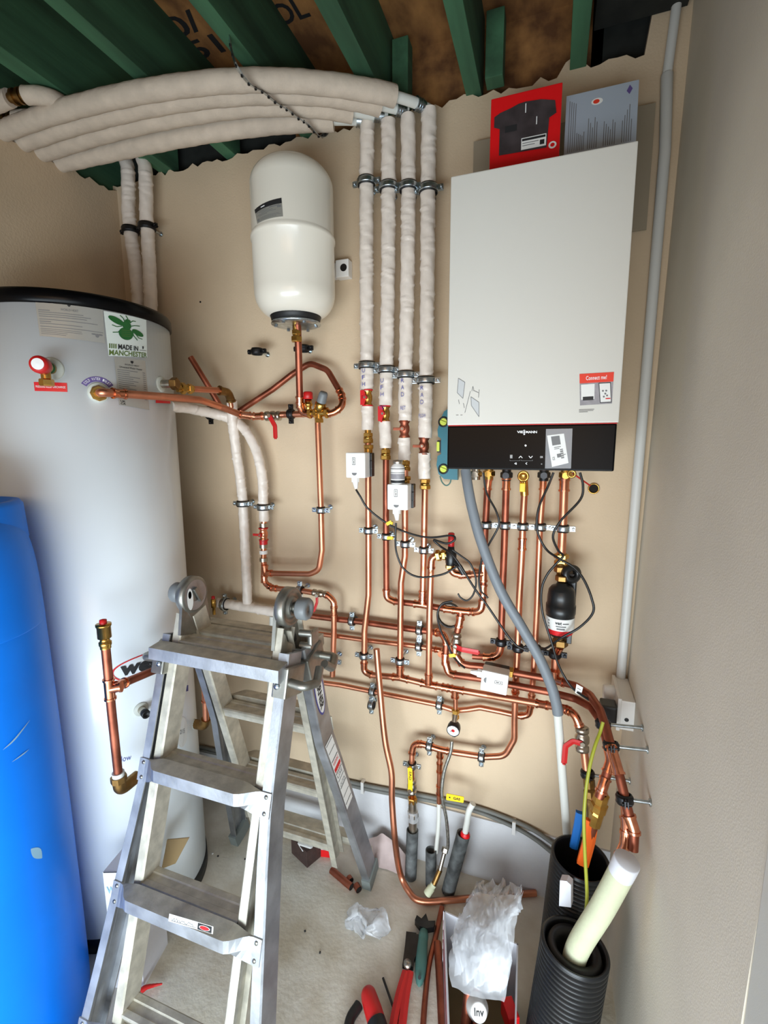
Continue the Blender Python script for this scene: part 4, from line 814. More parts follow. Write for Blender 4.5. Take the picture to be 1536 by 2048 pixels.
# sockets under the casing
for i, (px, py, m_) in enumerate(((952, 948, 'nickel'), (978, 947, 'brass'), (1013, 950, 'steel'), (1088, 950, 'steel'), (1131, 950, 'brass'))):
    c = W(px, py, 1.505); mb = MB(); mb.tube([c + Vector((0, 0, .03)), c + Vector((0, 0, -.018))], .014, m_, 16); hexnut(mb, c, (0, 0, 1), .019, .018, m_); mb.tube([c, c + Vector((0, -.03, 0))], .010, m_, 14); child(mb, 'connector', boi, ['nickel', 'brass', 'dark', 'dark', 'brass'][i] + ' connector')
c = W(1047, 952, 1.50); mb = MB(); mb.lathe([(0, 0), (.016, 0), (.0175, .006), (.0175, .014), (.011, .016), (.011, .012), (0, .012)], c, (0, -1, 0), 'brass', 28); mb.tube([c, W(1049, 990, 1.51)], .0125, 'brass', 14); k = child(mb, 'gas_cock', boi, 'brass gas cock'); mb = MB(); q = W(1045, 975, 1.47); mb.box(q, (.016, .012, .026), 'yellow', bev=.002); child(mb, 'yellow_lever', k, 'yellow lever')
c = W(1143, 947, 1.47); mb = MB(); mb.lathe([(.006, 0), (.0125, 0), (.0125, .022), (.006, .022), (.006, 0)], c, (0, -1, 0), 'brass', 24); k = child(mb, 'filling_union', boi, 'brass ring union'); mb = MB(); mb.tube([c + Vector((.004, 0, 0)), W(1180, 971, 1.53)], .0025, 'redplastic', 8); child(mb, 'red_lever', k, 'thin red lever')
c = W(1187, 977, YW); mb = MB(); mb.lathe([(.013, -.002), (.0165, -.002), (.0165, .006), (.013, .006), (.013, -.002)], c, (0, -1, 0), 'brass', 28); mb.lathe([(0, .0015), (.013, .0015)], c, (0, -1, 0), 'hole_dark', 24); tag(mb.build('wall_sleeve'), 'brass ringed dark hole in the wall right under the boiler corner', 'wall hole')
c = W(401, 604, YW); mb = MB(); mb.lathe([(.0035, 0), (.0035, .002), (0, .001)], c, (0, -1, 0), 'hole_dark', 12); tag(mb.build('drill_hole'), 'tiny dark drill hole in the plaster left of the expansion vessel', 'drill hole')
# things on top of / behind the boiler
mb = MB(); a, b = W(945, 274, 1.52), W(1311, 252, 1.52); mb.box(((a.x + b.x) / 2, 1.545, (a.z + 2.20) / 2), (b.x - a.x, .004, a.z - 2.20), 'backing'); tag(mb.build('backing_board'), 'dull grey backing board on the wall behind the top of the boiler', 'board')
x0 = W(980, 300, 1.34).x; x1 = W(1119, 300, 1.34).x; zt_ = W(1118, 168, 1.34).z; f = lambda u, v, h=0.: Vector((x0 + (x1 - x0) * u, 1.335 - h, 2.257 + (zt_ - 2.257) * (.34 + .66 * v)))
g = empty('red_blister_pack', 'red packet with a black and steel device pictured, standing on the boiler', 'packet', ((x0 + x1) / 2, 1.35, 2.257))
mb = MB(); mb.box(((x0 + x1) / 2, 1.35, (2.257 + zt_) / 2), (x1 - x0, .028, zt_ - 2.257), 'redcard', bev=.002); child(mb, 'card', g)
mb = MB(); dev = [(.057, .54), (.057, .70), (.14, .745), (.286, .78), (.40, .82), (.50, .83), (.72, .81), (.91, .75), (.935, .56), (.84, .51), (.82, .07), (.14, .09), (.14, .50)]
mb.add([f(u, v, .0015) for u, v in dev], [list(range(len(dev)))], 'photo_dark'); dv = child(mb, 'printed_device', g, 'dark steel device print')
for uu, vv, w_, h_ in ((.50, .66, .012, .14), (.66, .45, .012, .12), (.22, .42, .17, .10)): mb = MB(); patch(mb, f, 'white_ink' if w_ < .1 else 'ink', uu, vv, uu + w_, vv + h_, .002); child(mb, 'printed_mark', dv)
mb = MB(); f2 = lambda u, v, h=0.: f(.46 + .35 * u, .10 + .18 * v, .003 + h); patch(mb, f2, 'paper'); patch(mb, f2, 'ink', .03, .72, .97, .92, .0004); lines(mb, f2, [(.05, .7, .5, .06), (.05, .55, .3, .06)]); patch(mb, f2, 'ink', .75, .15, .93, .55, .0004); child(mb, 'price_label', g, 'white printed label')
mb = MB(); ell(mb, f, .90, .09, .055, .055, 'paper', h=.002); ell(mb, f, .90, .09, .03, .03, 'redcard', h=.0025); child(mb, 'round_badge', g)
x0b = W(1128, 300, 1.36).x; x1b = W(1271, 300, 1.36).x; ztb = W(1275, 147, 1.36).z; fbk = lambda u, v, h=0.: Vector((x0b + (x1b - x0b) * u, 1.352 + .03 * v - h, 2.257 + (ztb - 2.257) * v))
fb = lambda u, v, h=0.: fbk(u, .33 + .67 * v, h)
g = empty('instruction_booklet', 'pale grey booklet with vertical dark print leaning on top of the boiler', 'booklet', ((x0b + x1b) / 2, 1.36, 2.257))
mb = MB(); mb.prism([fbk(0, 0), fbk(1, 0), fbk(1, 1), fbk(0, 1)], (0, .008, 0), 'greybook'); child(mb, 'pages', g)
mb = MB()
for k, (u, v0, v1) in enumerate([(.05 + .03 * q, .05, .90 - .02 * q) for q in range(4)] + [(.17 + .025 * q, .05, .35 - .02 * (q % 4)) for q in range(5)] + [(.33 + .03 * q, .05, .55 - .08 * (q % 3)) for q in range(5)] + [(.55 + .03 * q, .05, .45 - .05 * (q % 4)) for q in range(6)] + [(.80 + .03 * q, .05, .4 + .08 * (q % 4)) for q in range(5)]):
    patch(mb, fb, 'greyink', u, v0, u + .010, v1, .0006)
child(mb, 'print', g); mb = MB(); ell(mb, fb, .44, .80, .08, .055, 'paper', h=.0008); ell(mb, fb, .43, .80, .045, .035, 'orange_red', h=.001); child(mb, 'round_emblem', g); mb = MB(); mb.add([fb(.84, .86, .0008), fb(.88, .80, .0008), fb(.92, .88, .0008), fb(.88, .95, .0008)], [[0, 1, 2, 3]], 'purple'); child(mb, 'diamond_emblem', g)

# ================================================================== MOTORISED VALVES
def actuator(px, py, Y, label, rot=False, sc_=1.):
    c = W(px, py, Y); R = Matrix.Rotation(PI / 2 + .07, 3, 'Y') if rot else Matrix.Identity(3)
    def L(x, y, z): return c + R @ Vector((x * sc_, y * sc_, z * sc_))
    g = empty('valve_actuator', label, 'motor valve', c, 'white motor valve actuators')
    mb = MB(); mb.box(c, (.068 * sc_, .046 * sc_, .082 * sc_), 'wplastic', R, .0045); cv = child(mb, 'cover', g)
    mb = MB(); mb.box(L(.004, .033, 0), (.074 * sc_, .026 * sc_, .078 * sc_), 'black', R, .003); mb.box(L(.036, .028, 0), (.012, .02, .03), 'black', R, .003); child(mb, 'base', g, 'black base')
    mb = MB(); mb.tube([L(-.010, .0, -.040), L(-.010, 0, -.056)], .0135, 'wplastic', 8, smooth=False); mb.tube([L(-.010, 0, -.056), L(-.009, 0, -.064), L(-.008, 0, -.078)], [.010, .0085, .0055], 'wplastic', 14); child(mb, 'cable_gland', g)
    f = lambda u, v, h=0.: L((u - .5) * .068, -.0236 - h, (v - .5) * .082)
    mb = MB(); ribbon(mb, f, [(.36, .52), (.50, .52), (.50, .80), (.36, .80), (.36, .52)], .014, 'ink'); text(mb, 'A', lambda u, v, h=0.: f(.39 + .08 * u, .70 + .07 * v, .0004), 'ink'); lines(mb, f, [(.42, .45, .56, .12)], 'ink')
    n = 12; mb.add([f(.32, .20, .0005)] + [f(.45 + .13 * math.cos(PI + PI * k / n), .20 + .10 * math.sin(PI + PI * k / n), .0005) for k in range(n + 1)], [list(range(n + 2))], 'greyink'); child(mb, 'marking', cv, 'small printed marks')
    return g, c, L
g, c1, L1 = actuator(716, 930, 1.42, 'white motor valve box on the leftmost copper drop pipe')
g, c2_, L2 = actuator(799, 993, 1.42, 'white motor valve box on the third copper drop with a bottle on top')
g, c3, L3 = actuator(990, 1359, 1.42, 'white motor valve box lying sideways on the right hand pipe run', rot=True)
# valve bodies on the pipes behind the boxes
for px, py, Y, ax, lab in ((737, 915, 1.497, (0, 0, 1), 'brass valve body behind the leftmost motor box'), (811, 978, 1.488, (0, 0, 1), 'brass valve body behind the motor box with the bottle'), (1000, 1340, 1.485, (1, 0, -.06), 'brass valve body behind the sideways motor box')):
    c = W(px, py, Y); mb = MB(); a = Vector(ax).normalized(); mb.tube([c - a * .04, c + a * .04], .0145, 'brass', 16); mb.tube([c, c + Vector((0, -.04, 0))], .018, 'brass', 16); hexnut(mb, c + a * .036, a, .018, .014); hexnut(mb, c - a * .036, a, .018, .014); tag(mb.build('motorised_valve'), lab, 'valve')
# bottle
c = L2(-.006, 0, .0415); g = empty('sealant_bottle', 'small white bottle with a silver lid standing on a motor valve box', 'bottle', c)
mb = MB(); mb.lathe([(0, 0), (.021, 0), (.0225, .003), (.0225, .05), (.019, .058), (.0135, .062), (.0135, .066), (0, .066)], c, (0, 0, 1), 'wplastic', 32); child(mb, 'body', g)
mb = MB(); mb.lathe([(.0145, .063), (.0155, .064), (.0155, .074), (.014, .0755), (0, .0755)], c, (0, 0, 1), 'nickel', 32); child(mb, 'lid', g, 'silver lid')
mb = MB()
for z0, z1, m_ in ((.047, .049, 'ink'), (.035, .0365, 'ink'), (.003, .012, 'ink'), (.015, .032, 'photo_grey')): mb.lathe([(.0227, z0), (.0227, z1)], c, (0, 0, 1), m_, 32)
child(mb, 'label', g, 'printed label band')

# ================================================================== MAGNETIC FILTER
c = W(1122, 1205, 1.45); g = empty('magnetic_filter', 'black magnetic filter canister with a white and red label', 'filter', c)
mb = MB(); mb.lathe([(0, .062), (.014, .062), (.018, .054), (.030, .050), (.037, .040), (.040, .020), (.040, -.004), (.043, -.006), (.043, -.030), (.041, -.034), (.040, -.075), (.037, -.090), (.026, -.104), (.012, -.108), (0, -.108)], c, (0, 0, 1), 'black', 48); child(mb, 'canister', g)
mb = MB(); mb.lathe([(.0412, -.040), (.0412, -.076)], c, (0, 0, 1), 'paper', 48)
mb.lathe([(.0408, -.076), (.0382, -.092)], c, (0, 0, 1), 'red', 48)
fm = lambda u, v, h=0.: Vector((c.x + (.0418) * math.sin(-1.0 + 2.0 * u), c.y - .0418 * math.cos(-1.0 + 2.0 * u), c.z - .076 + .036 * v))
text(mb, 'west', fm, 'ink', (.32, .55, .55, .82), bold=.03); lines(mb, fm, [(.58, .8, .6, .1), (.35, .7, .35, .1), (.38, .66, .12, .14), (.02, .1, .2, .08), (.02, .1, .45, .08), (.02, .1, .7, .08)]); child(mb, 'label', g, 'white label over a red band')
mb = MB(); mb.box(c + Vector((.028, .05, .01)), (.030, .05, .15), 'black', bev=.005); mb.lathe([(.020, 0), (.028, .004), (.028, .02), (.020, .024), (.012, .024), (.012, 0), (.020, 0)], c + Vector((.020, .03, .085)), (.4, -.9, .1), 'black', 28); child(mb, 'bracket', g, 'black back bracket')
mb = MB(); mb.tube([c + Vector((0, .02, .055)), W(1121, 1130, 1.49)], .0135, 'bronze', 16); hexnut(mb, c + Vector((-.001, .01, .073)), (0, 0, 1), .019, .018, 'bronze'); hexnut(mb, W(1121, 1138, 1.485), (0, 0, 1), .019, .02, 'bronze'); child(mb, 'top_union', g, 'brass union')
mb = MB(); q = W(1120, 1292, 1.455); mb.tube([c + Vector((0, 0, -.10)), q], .014, 'bronze', 16); hexnut(mb, q + Vector((0, 0, .012)), (0, 0, 1), .023, .024, 'bronze'); mb.tube([q, W(1112, 1306, 1.488)], .0135, 'copper_fit', 14); mb.box(c + Vector((.028, -.002, -.108)), (.014, .02, .03), 'black', bev=.002); child(mb, 'bottom_union', g, 'brass union')

# ================================================================== TUBES AND CABLES
pipe('condensate_tube', 'thick grey plastic tube sweeping down across the pipes from the boiler', [(931, 940, 1.44), (936, 975, 1.42), (945, 1020, 1.41), (963, 1085, 1.40), (1000, 1179, 1.39), (1042, 1252, 1.385), (1077, 1313, 1.38), (1101, 1368, 1.38), (1112, 1405, 1.38), (1116, 1428, 1.38)], r=.0155, m='greyhose', smooth=True, cat='tube', seg=18)
pipe('white_pipe', 'white waste pipe below the grey tube, running into the rear black duct', [(1115, 1424, 1.38), (1124, 1540, 1.39), (1134, 1668, 1.40)], r=.0125, m='wpipe', seg=18, bend=.01)
pipe('white_pipe', 'short white plastic pipe poking out of the rightmost grey sleeve', [(946, 1607, 1.46), (938, 1622, 1.46), (934, 1645, 1.47), (929, 1672, 1.48)], r=.0105, m='wpipe', smooth=True)
pipe('white_pipe', 'white plastic pipe below the thin copper drop into the middle sleeve', [(878, 1606, 1.51), (877, 1650, 1.50), (872, 1705, 1.49)], r=.008, m='wpipe', smooth=True)
def cable(name, label, pts, r=.0032, m='cable', Y=1.45):
    P = spline([w3(p, Y) for p in pts], 8); mb = MB(); mb.tube(P, r, m, 8); return tag(mb.build(name), label, 'cable')
cable('cable', 'black cable from the leftmost motor box to the red capped bypass valve', [tuple((712, 979, 1.42)), (720, 992, 1.42), (737, 1018, 1.43), (778, 1049, 1.45), (823, 1068, 1.455), (861, 1075, 1.45), (903, 1071, 1.44), (909, 1080, 1.435), (893, 1087, 1.435), (868, 1080, 1.44), (880, 1092, 1.445), (905, 1110, 1.43), (926, 1140, 1.43), (950, 1178, 1.44), (975, 1212, 1.44), (1020, 1277, 1.44), (1045, 1297, 1.44), (1075, 1299, 1.44)], .0035)
cable('cable', 'black cable looping from under the second motor box to the bypass valve', [(792, 1046, 1.42), (791, 1070, 1.42), (793, 1105, 1.43), (808, 1138, 1.435), (838, 1154, 1.44), (884, 1149, 1.44), (914, 1133, 1.44)], .0035)
cable('cable', 'black cable hanging in a hook below the bypass valve', [(905, 1100, 1.43), (922, 1112, 1.43), (941, 1128, 1.43), (952, 1160, 1.435), (947, 1188, 1.44), (934, 1201, 1.44), (921, 1195, 1.44), (916, 1187, 1.44)], .003)
cable('cable', 'black cable curving from the wall coil to the sideways motor box', [(930, 1336, 1.42), (917, 1325, 1.43), (905, 1310, 1.44), (893, 1285, 1.45), (880, 1257, 1.46), (875, 1228, 1.47), (884, 1208, 1.475), (905, 1202, 1.475)], .0035)
cable('cable', 'black cable dropping from the boiler left side behind the grey tube', [(967, 945, 1.45), (973, 985, 1.45), (993, 1024, 1.44), (997, 1052, 1.44), (976, 1092, 1.445), (963, 1122, 1.45), (958, 1156, 1.46), (961, 1180, 1.46), (976, 1196, 1.46)], .0032)
cable('cable', 'black cable weaving past the filter right side in a wide loop', [(1107, 945, 1.44), (1098, 968, 1.44), (1077, 1018, 1.43), (1075, 1062, 1.43), (1092, 1098, 1.43), (1118, 1117, 1.41), (1148, 1135, 1.40), (1168, 1160, 1.39), (1183, 1196, 1.38), (1186, 1225, 1.38), (1160, 1254, 1.39), (1122, 1276, 1.395), (1095, 1295, 1.42), (1076, 1300, 1.44)], .0035)
cable('cable', 'black cable from the boiler right side down past the filter left to a tag', [(1160, 945, 1.44), (1166, 972, 1.44), (1160, 1000, 1.44), (1122, 1041, 1.43), (1106, 1072, 1.43), (1116, 1100, 1.42), (1126, 1112, 1.41), (1112, 1128, 1.41), (1094, 1150, 1.41), (1083, 1180, 1.41), (1085, 1225, 1.41), (1103, 1284, 1.40), (1114, 1322, 1.40), (1128, 1352, 1.40), (1146, 1377, 1.39), (1178, 1400, 1.36)], .0035)
P = [W(900, 1228, 1.53) + Vector((.040 * math.cos(a), -.012 - .004 * math.sin(a * 1.3), .042 * math.sin(a))) for a in [k * .35 for k in range(70)]]
mb = MB(); mb.tube(P, .0035, 'cable', 8); tag(mb.build('cable_coil'), 'coil of black cable tied up behind the middle copper run', 'cable coil')
g = empty('cable_tag', 'small white printed tag on the black cable near the plug', 'tag', W(1158, 1381, 1.38)); f = quadmap(W(1150, 1386, 1.38), W(1162, 1392, 1.38), W(1166, 1375, 1.38), W(1153, 1368, 1.38)); mb = MB(); mb.prism([f(0, 0), f(1, 0), f(1, 1), f(0, 1)], (0, .0012, 0), 'paper'); lines(mb, f, [(.2, .8, .3, .06), (.2, .8, .6, .06)]); child(mb, 'paper', g)
for i, (px, py, lab, a) in enumerate(((778, 1046, 'upper yellow tape flag on the cable between the motor boxes', .5), (779, 1076, 'lower yellow tape flag on the cable under the bottle', .1), (904, 1311, 'yellow tape flag on the cable beside the red level lever', .3))):
    c = W(px, py, 1.435); mb = MB(); mb.box(c, (.020, .0015, .011), 'yellow', Matrix.Rotation(-a, 3, 'Y')); mb.tube([c + Vector((.006, .004, -.004)), c + Vector((.010, .004, .004))], .0048, 'yellow', 10); tag(mb.build('tape_flag'), lab, 'tape flag')
# grey cables clipped along the foot of the wall
for i, dz in enumerate((0, .016)):
    P = spline([W(395, 1492, YW - .012) + Vector((0, 0, -dz)), W(500, 1516, YW - .012) + Vector((0, 0, -dz)), W(720, 1568, YW - .012) + Vector((0, 0, -dz)), W(850, 1592, YW - .012) + Vector((0, 0, -dz)), W(950, 1614, YW - .012) + Vector((0, 0, -dz)), W(1028, 1642 + 4 * i, YW - .012) + Vector((0, 0, -dz)), W(1070, 1662 + 8 * i, YW - .013) + Vector((0, 0, -dz)), W(1108, 1688 + 12 * i, YW - .02) + Vector((0, 0, -dz))], 8)
    mb = MB(); mb.tube(P, .0075, 'greycable', 10); tag(mb.build('grey_cable'), ['upper grey cable clipped along the foot of the back wall', 'lower grey cable clipped along the foot of the back wall'][i], 'cable')
for px, py, lab in ((726, 1571, 'white cable clip on the wall cables next to the ladder foot'), (1028, 1651, 'white cable clip on the wall cables near the black ducts')):
    c = W(px, py, YW - .012); mb = MB(); mb.box(c + Vector((0, -.009, -.004)), (.012, .004, .045), 'wplastic', bev=.001); mb.box(c + Vector((0, 0, .019)), (.012, .022, .004), 'wplastic'); mb.box(c + Vector((0, 0, -.027)), (.012, .022, .004), 'wplastic'); tag(mb.build('cable_clip'), lab, 'clip')
cable('earth_wire', 'green and yellow wire dropping from the plug into the front black duct', [(1206, 1444, 1.20), (1200, 1465, 1.19), (1190, 1492, 1.17), (1180, 1530, 1.15), (1172, 1580, 1.13), (1168, 1640, 1.11), (1170, 1710, 1.10), (1174, 1790, 1.09), (1170, 1840, 1.08)], .0042, 'olive')
# ---- spirit level hanging on the wall
g = empty('spirit_level', 'teal spirit level with lime vials hanging beside the boiler', 'spirit level', W(887, 900, 1.54))
YL = 1.53; out = [(900, 815), (888, 823), (881, 838), (875, 860), (876, 873), (882, 877), (882, 908), (875, 912), (873, 930), (877, 948), (888, 958), (915, 960), (915, 815)]
mb = MB(); mb.prism([W(a, b, YL) for a, b in out], (0, .022, 0), 'teal'); child(mb, 'body', g)
for a, b in ((887, 844), (887, 938)):
    c = W(a, b, YL); mb = MB(); mb.lathe([(.012, -.002), (.017, -.002), (.017, .004), (.012, .004), (.012, -.002)], c, (0, -1, 0), 'rubber', 28); o = child(mb, 'vial_ring', g, 'black ring'); mb = MB(); mb.lathe([(0, .001), (.012, .001)], c, (0, -1, 0), 'vial', 20); mb.tube([c + Vector((-.010, -.002, .004)), c + Vector((.010, -.002, -.004))], .004, 'vial', 10); child(mb, 'vial', o, 'lime vial')
c = W(877, 893, YL); mb = MB(); mb.box(c + Vector((.002, .008, 0)), (.014, .018, .040), 'rubber', bev=.003); o = child(mb, 'vial_ring', g, 'black frame'); mb = MB(); mb.box(c + Vector((-.001, .004, 0)), (.010, .018, .032), 'vial', bev=.003); child(mb, 'vial', o, 'lime vial')
mb = MB(); mb.tube(spline([W(a, b, YL + .005) for a, b in ((880, 952), (884, 964), (892, 971), (900, 966), (903, 952))], 6), .0022, 'tealdull', 8); child(mb, 'hanging_loop', g)

# ================================================================== SOCKET, CONDUIT
mb = MB(); P = [Vector((.262, YW - .018, 2.86)), W(1334, 150, YW - .018), W(1330, 300, YW - .018), W(1240, 1372, YW - .018)]
mb.tube(P[:2], .0118, 'conduit', 20); mb.tube([P[1] + Vector((0, 0, .004)), P[1], P[2], P[3]], [.0122, .0150, .0142, .0135], 'conduit', 20); tag(mb.build('conduit'), 'white plastic conduit running down the right hand corner', 'conduit')
g = empty('socket_outlet', 'white double socket on a surface box in the right hand corner', 'socket', (.24, 1.47, .84))
xw = XRz(.84); zt2, zb2 = W(1242, 1401, 1.40).z, W(1238, 1461, 1.40).z
mb = MB(); mb.box((xw - .018, 1.477, (zt2 + zb2) / 2), (.036, .146, zt2 - zb2 - .004), 'wplastic', bev=.002); mb.tube([(xw - .02, 1.4035, .83), (xw - .02, 1.405, .83)], .006, 'rubber', 12); child(mb, 'back_box', g)
mb = MB(); mb.box((xw - .041, 1.477, (zt2 + zb2) / 2), (.010, .150, zt2 - zb2 + .006), 'wplastic', bev=.0025); child(mb, 'face_plate', g)
c = W(1203, 1383, 1.48); c.x = xw - .055
g = empty('plug_timer', 'round white plug-in adaptor on the socket beside the black plug', 'adaptor', c); mb = MB(); mb.lathe([(0, -.012), (.024, -.012), (.024, .018), (.021, .022), (0, .022)], c, (-1, 0, 0), 'wplastic', 32); mb.box(c + Vector((.004, -.01, -.02)), (.012, .03, .04), 'wplastic', bev=.003); child(mb, 'body', g)
c = Vector((xw - .070, 1.405, W(1218, 1425, 1.40).z)); g = empty('plug', 'black mains plug pushed into the corner socket', 'plug', c); mb = MB(); mb.box(c, (.044, .050, .056), 'black', bev=.006); mb.box(c + Vector((-.006, 0, -.03)), (.020, .018, .018), 'black', bev=.004); child(mb, 'body', g)

# ================================================================== DUCTS AND SLEEVES
def duct(top, base, R, label, foam=False):
    T_, B_ = Vector(top), Vector(base); d = (T_ - B_); L = d.length; d.normalize(); g = empty('corrugated_duct', label, 'duct', B_)
    prof = []; n = int(L / .0125)
    for k in range(n):
        h = L * k / n; p = L / n
        prof += [(R - .006, h), (R - .005, h + p * .2), (R, h + p * .35), (R, h + p * .75), (R - .005, h + p * .9)]
    prof += [(R - .002, L), (R - .007, L + .001), (R - .010, L - .004), (R - .010, L - .30)]
    mb = MB(); mb.lathe(prof, B_, d, 'corr', 56); child(mb, 'outer_sleeve', g)
    if foam:
        mb = MB(); mb.lathe([(R - .014, L - .02), (R - .020, L - .004), (R - .034, L - .006), (R - .040, L - .02), (R - .040, L - .3)], B_, d, 'rubber', 40); child(mb, 'foam_liner', g, 'black foam liner')
    mb = MB(); mb.lathe([(0, L - .28), (R - .01, L - .28)], B_, d, 'rubber', 24); child(mb, 'filling', g)
    return g
dF = duct((.113, 1.075, .40), (.075, 1.035, 0), .080, 'nearest of two black corrugated ducts, cream pipe coming out', True)
dR = duct((.132, 1.262, .475), (.105, 1.262, 0), .078, 'rear of two black corrugated ducts, open topped by the wall')
P = spline([Vector((.113, 1.07, .28)), W(1152, 1905, 1.06), W(1205, 1815, 1.05), W(1240, 1750, 1.045), W(1254, 1722, 1.04)], 10)
g = empty('cream_foam_pipe', 'thick cream foam insulated pipe rising out of the nearest black duct', 'pipe', P[0])
mb = MB(); mb.tube(P, .0265, 'cream', 32); child(mb, 'foam', g)
mb = MB(); e = P[-1]; d = (P[-1] - P[-3]).normalized(); mb.lathe([(.0268, -.040), (.0273, -.02), (.0273, .0), (.025, .002), (0, .003)], e, d, 'cardwhite', 32); child(mb, 'end_cap', g, 'white taped end')
f = None
for i, (pts, m_, lab, rr) in enumerate((([(1184, 1640, 1.22), (1178, 1680, 1.225), (1165, 1728, 1.23)], 'orange', 'brass valve with an orange lever above the rear black duct', .015), ([(1160, 1624, 1.30), (1155, 1655, 1.30), (1147, 1694, 1.30)], 'bluepipe', 'brass valve with a blue lever above the rear black duct', .011))):
    q0 = W(*((1203, 1592, 1.21) if i == 0 else (1178, 1562, 1.36))); q1 = W(*((1190, 1642, 1.22) if i == 0 else (1186, 1640, 1.33))); ax = (q1 - q0).normalized(); g = empty('lever_valve', lab, 'valve', q0)
    mb = MB(); rr0 = .019 if i == 0 else .016
    mb.lathe([(.012, -.008), (rr0, -.004), (rr0, .018), (rr0 * .85, .020), (rr0 * 1.15, .026), (rr0 * 1.15, .044), (rr0 * .8, .048), (rr0 * .95, .056), (rr0 * .9, (q1 - q0).length + .01), (0, (q1 - q0).length + .012)], q0, ax, 'brass' if i == 0 else 'bronze', 8, smooth=False); child(mb, 'body', g)
    mb = MB(); mb.tube(spline([W(*p) for p in pts], 6), 1, m_, prof=[(-.005, -rr), (.005, -rr), (.008, -rr * .5), (.008, rr * .5), (.005, rr), (-.005, rr)], up=(0, -1, 0)); child(mb, 'lever', g, ['orange lever', 'blue lever'][i])
    pipe('copper_pipe', ['copper pipe below the orange lever valve dropping into the rear duct', 'copper pipe below the blue lever valve dropping into the rear duct'][i], [tuple(q1), tuple(q1 + Vector((-.015, .02 * (1 - i), -.15))), tuple(q1 + Vector((-.02, .02 * (1 - i), -.35)))], raw=True, r=.011, m='copper_dark')
mb = MB(); f = quadmap(W(1118, 1812, 1.15), W(1142, 1815, 1.15), W(1142, 1765, 1.15), W(1120, 1758, 1.15)); mb.prism([f(0, 0), f(1, 0), f(1, .9), f(.6, 1), f(0, .95)], (.006, .02, 0), 'cardwhite'); tag(mb.build('trunking_offcut'), 'white trunking offcut wedged between the two black ducts', 'offcut')
def sleeve(top, base, R, label, m='greytube'):
    T_, B_ = Vector(top), Vector(base); d = T_ - B_; L = d.length; mb = MB(); mb.lathe([(R, 0), (R, L), (R - .004, L), (R - .004, L - .10), (0, L - .10)], B_, d, m, 28); return tag(mb.build('duct_sleeve'), label, 'sleeve')
S1 = sleeve(W(825, 1660, 1.485), (W(822, 1740, 1.485).x, 1.48, .0), .022, 'left grey plastic sleeve rising from the floor under the gas valve')
S2 = sleeve(W(862, 1700, 1.48), (W(862, 1765, 1.475).x, 1.475, 0), .020, 'middle short dark sleeve in the floor by the wall')
S3 = sleeve(W(927, 1668, 1.48), (W(897, 1745, 1.47).x, 1.47, 0), .024, 'right dark sleeve leaning out of the floor with red tape')
mb = MB(); T_ = W(930, 1672, 1.478); mb.lathe([(.0125, -.02), (.016, -.015), (.017, .01), (.0115, .018)], T_, (.1, -.05, 1), 'redcard', 16); tag(mb.build('red_tape'), 'wad of red tape round the white pipe in the right sleeve', 'tape')
g = empty('hose_tail', 'nickel and cream hose end hanging from the braided hose', 'hose end', W(890, 1702, 1.45)); mb = MB(); a, b, c, d_ = W(890, 1700, 1.45), W(880, 1740, 1.42), W(868, 1768, 1.40), W(854, 1788, 1.385)
mb.tube([a, b], .007, 'nickel', 12); hexnut(mb, a, b - a, .012, .018, 'nickel'); mb.tube([b, c], .009, 'bronze', 12); child(mb, 'connector', g); mb = MB(); mb.tube([c, c.lerp(d_, .3), c.lerp(d_, .35), d_], [.011, .011, .0135, .0135], 'cream', 16); child(mb, 'end_piece', g, 'cream plastic end')

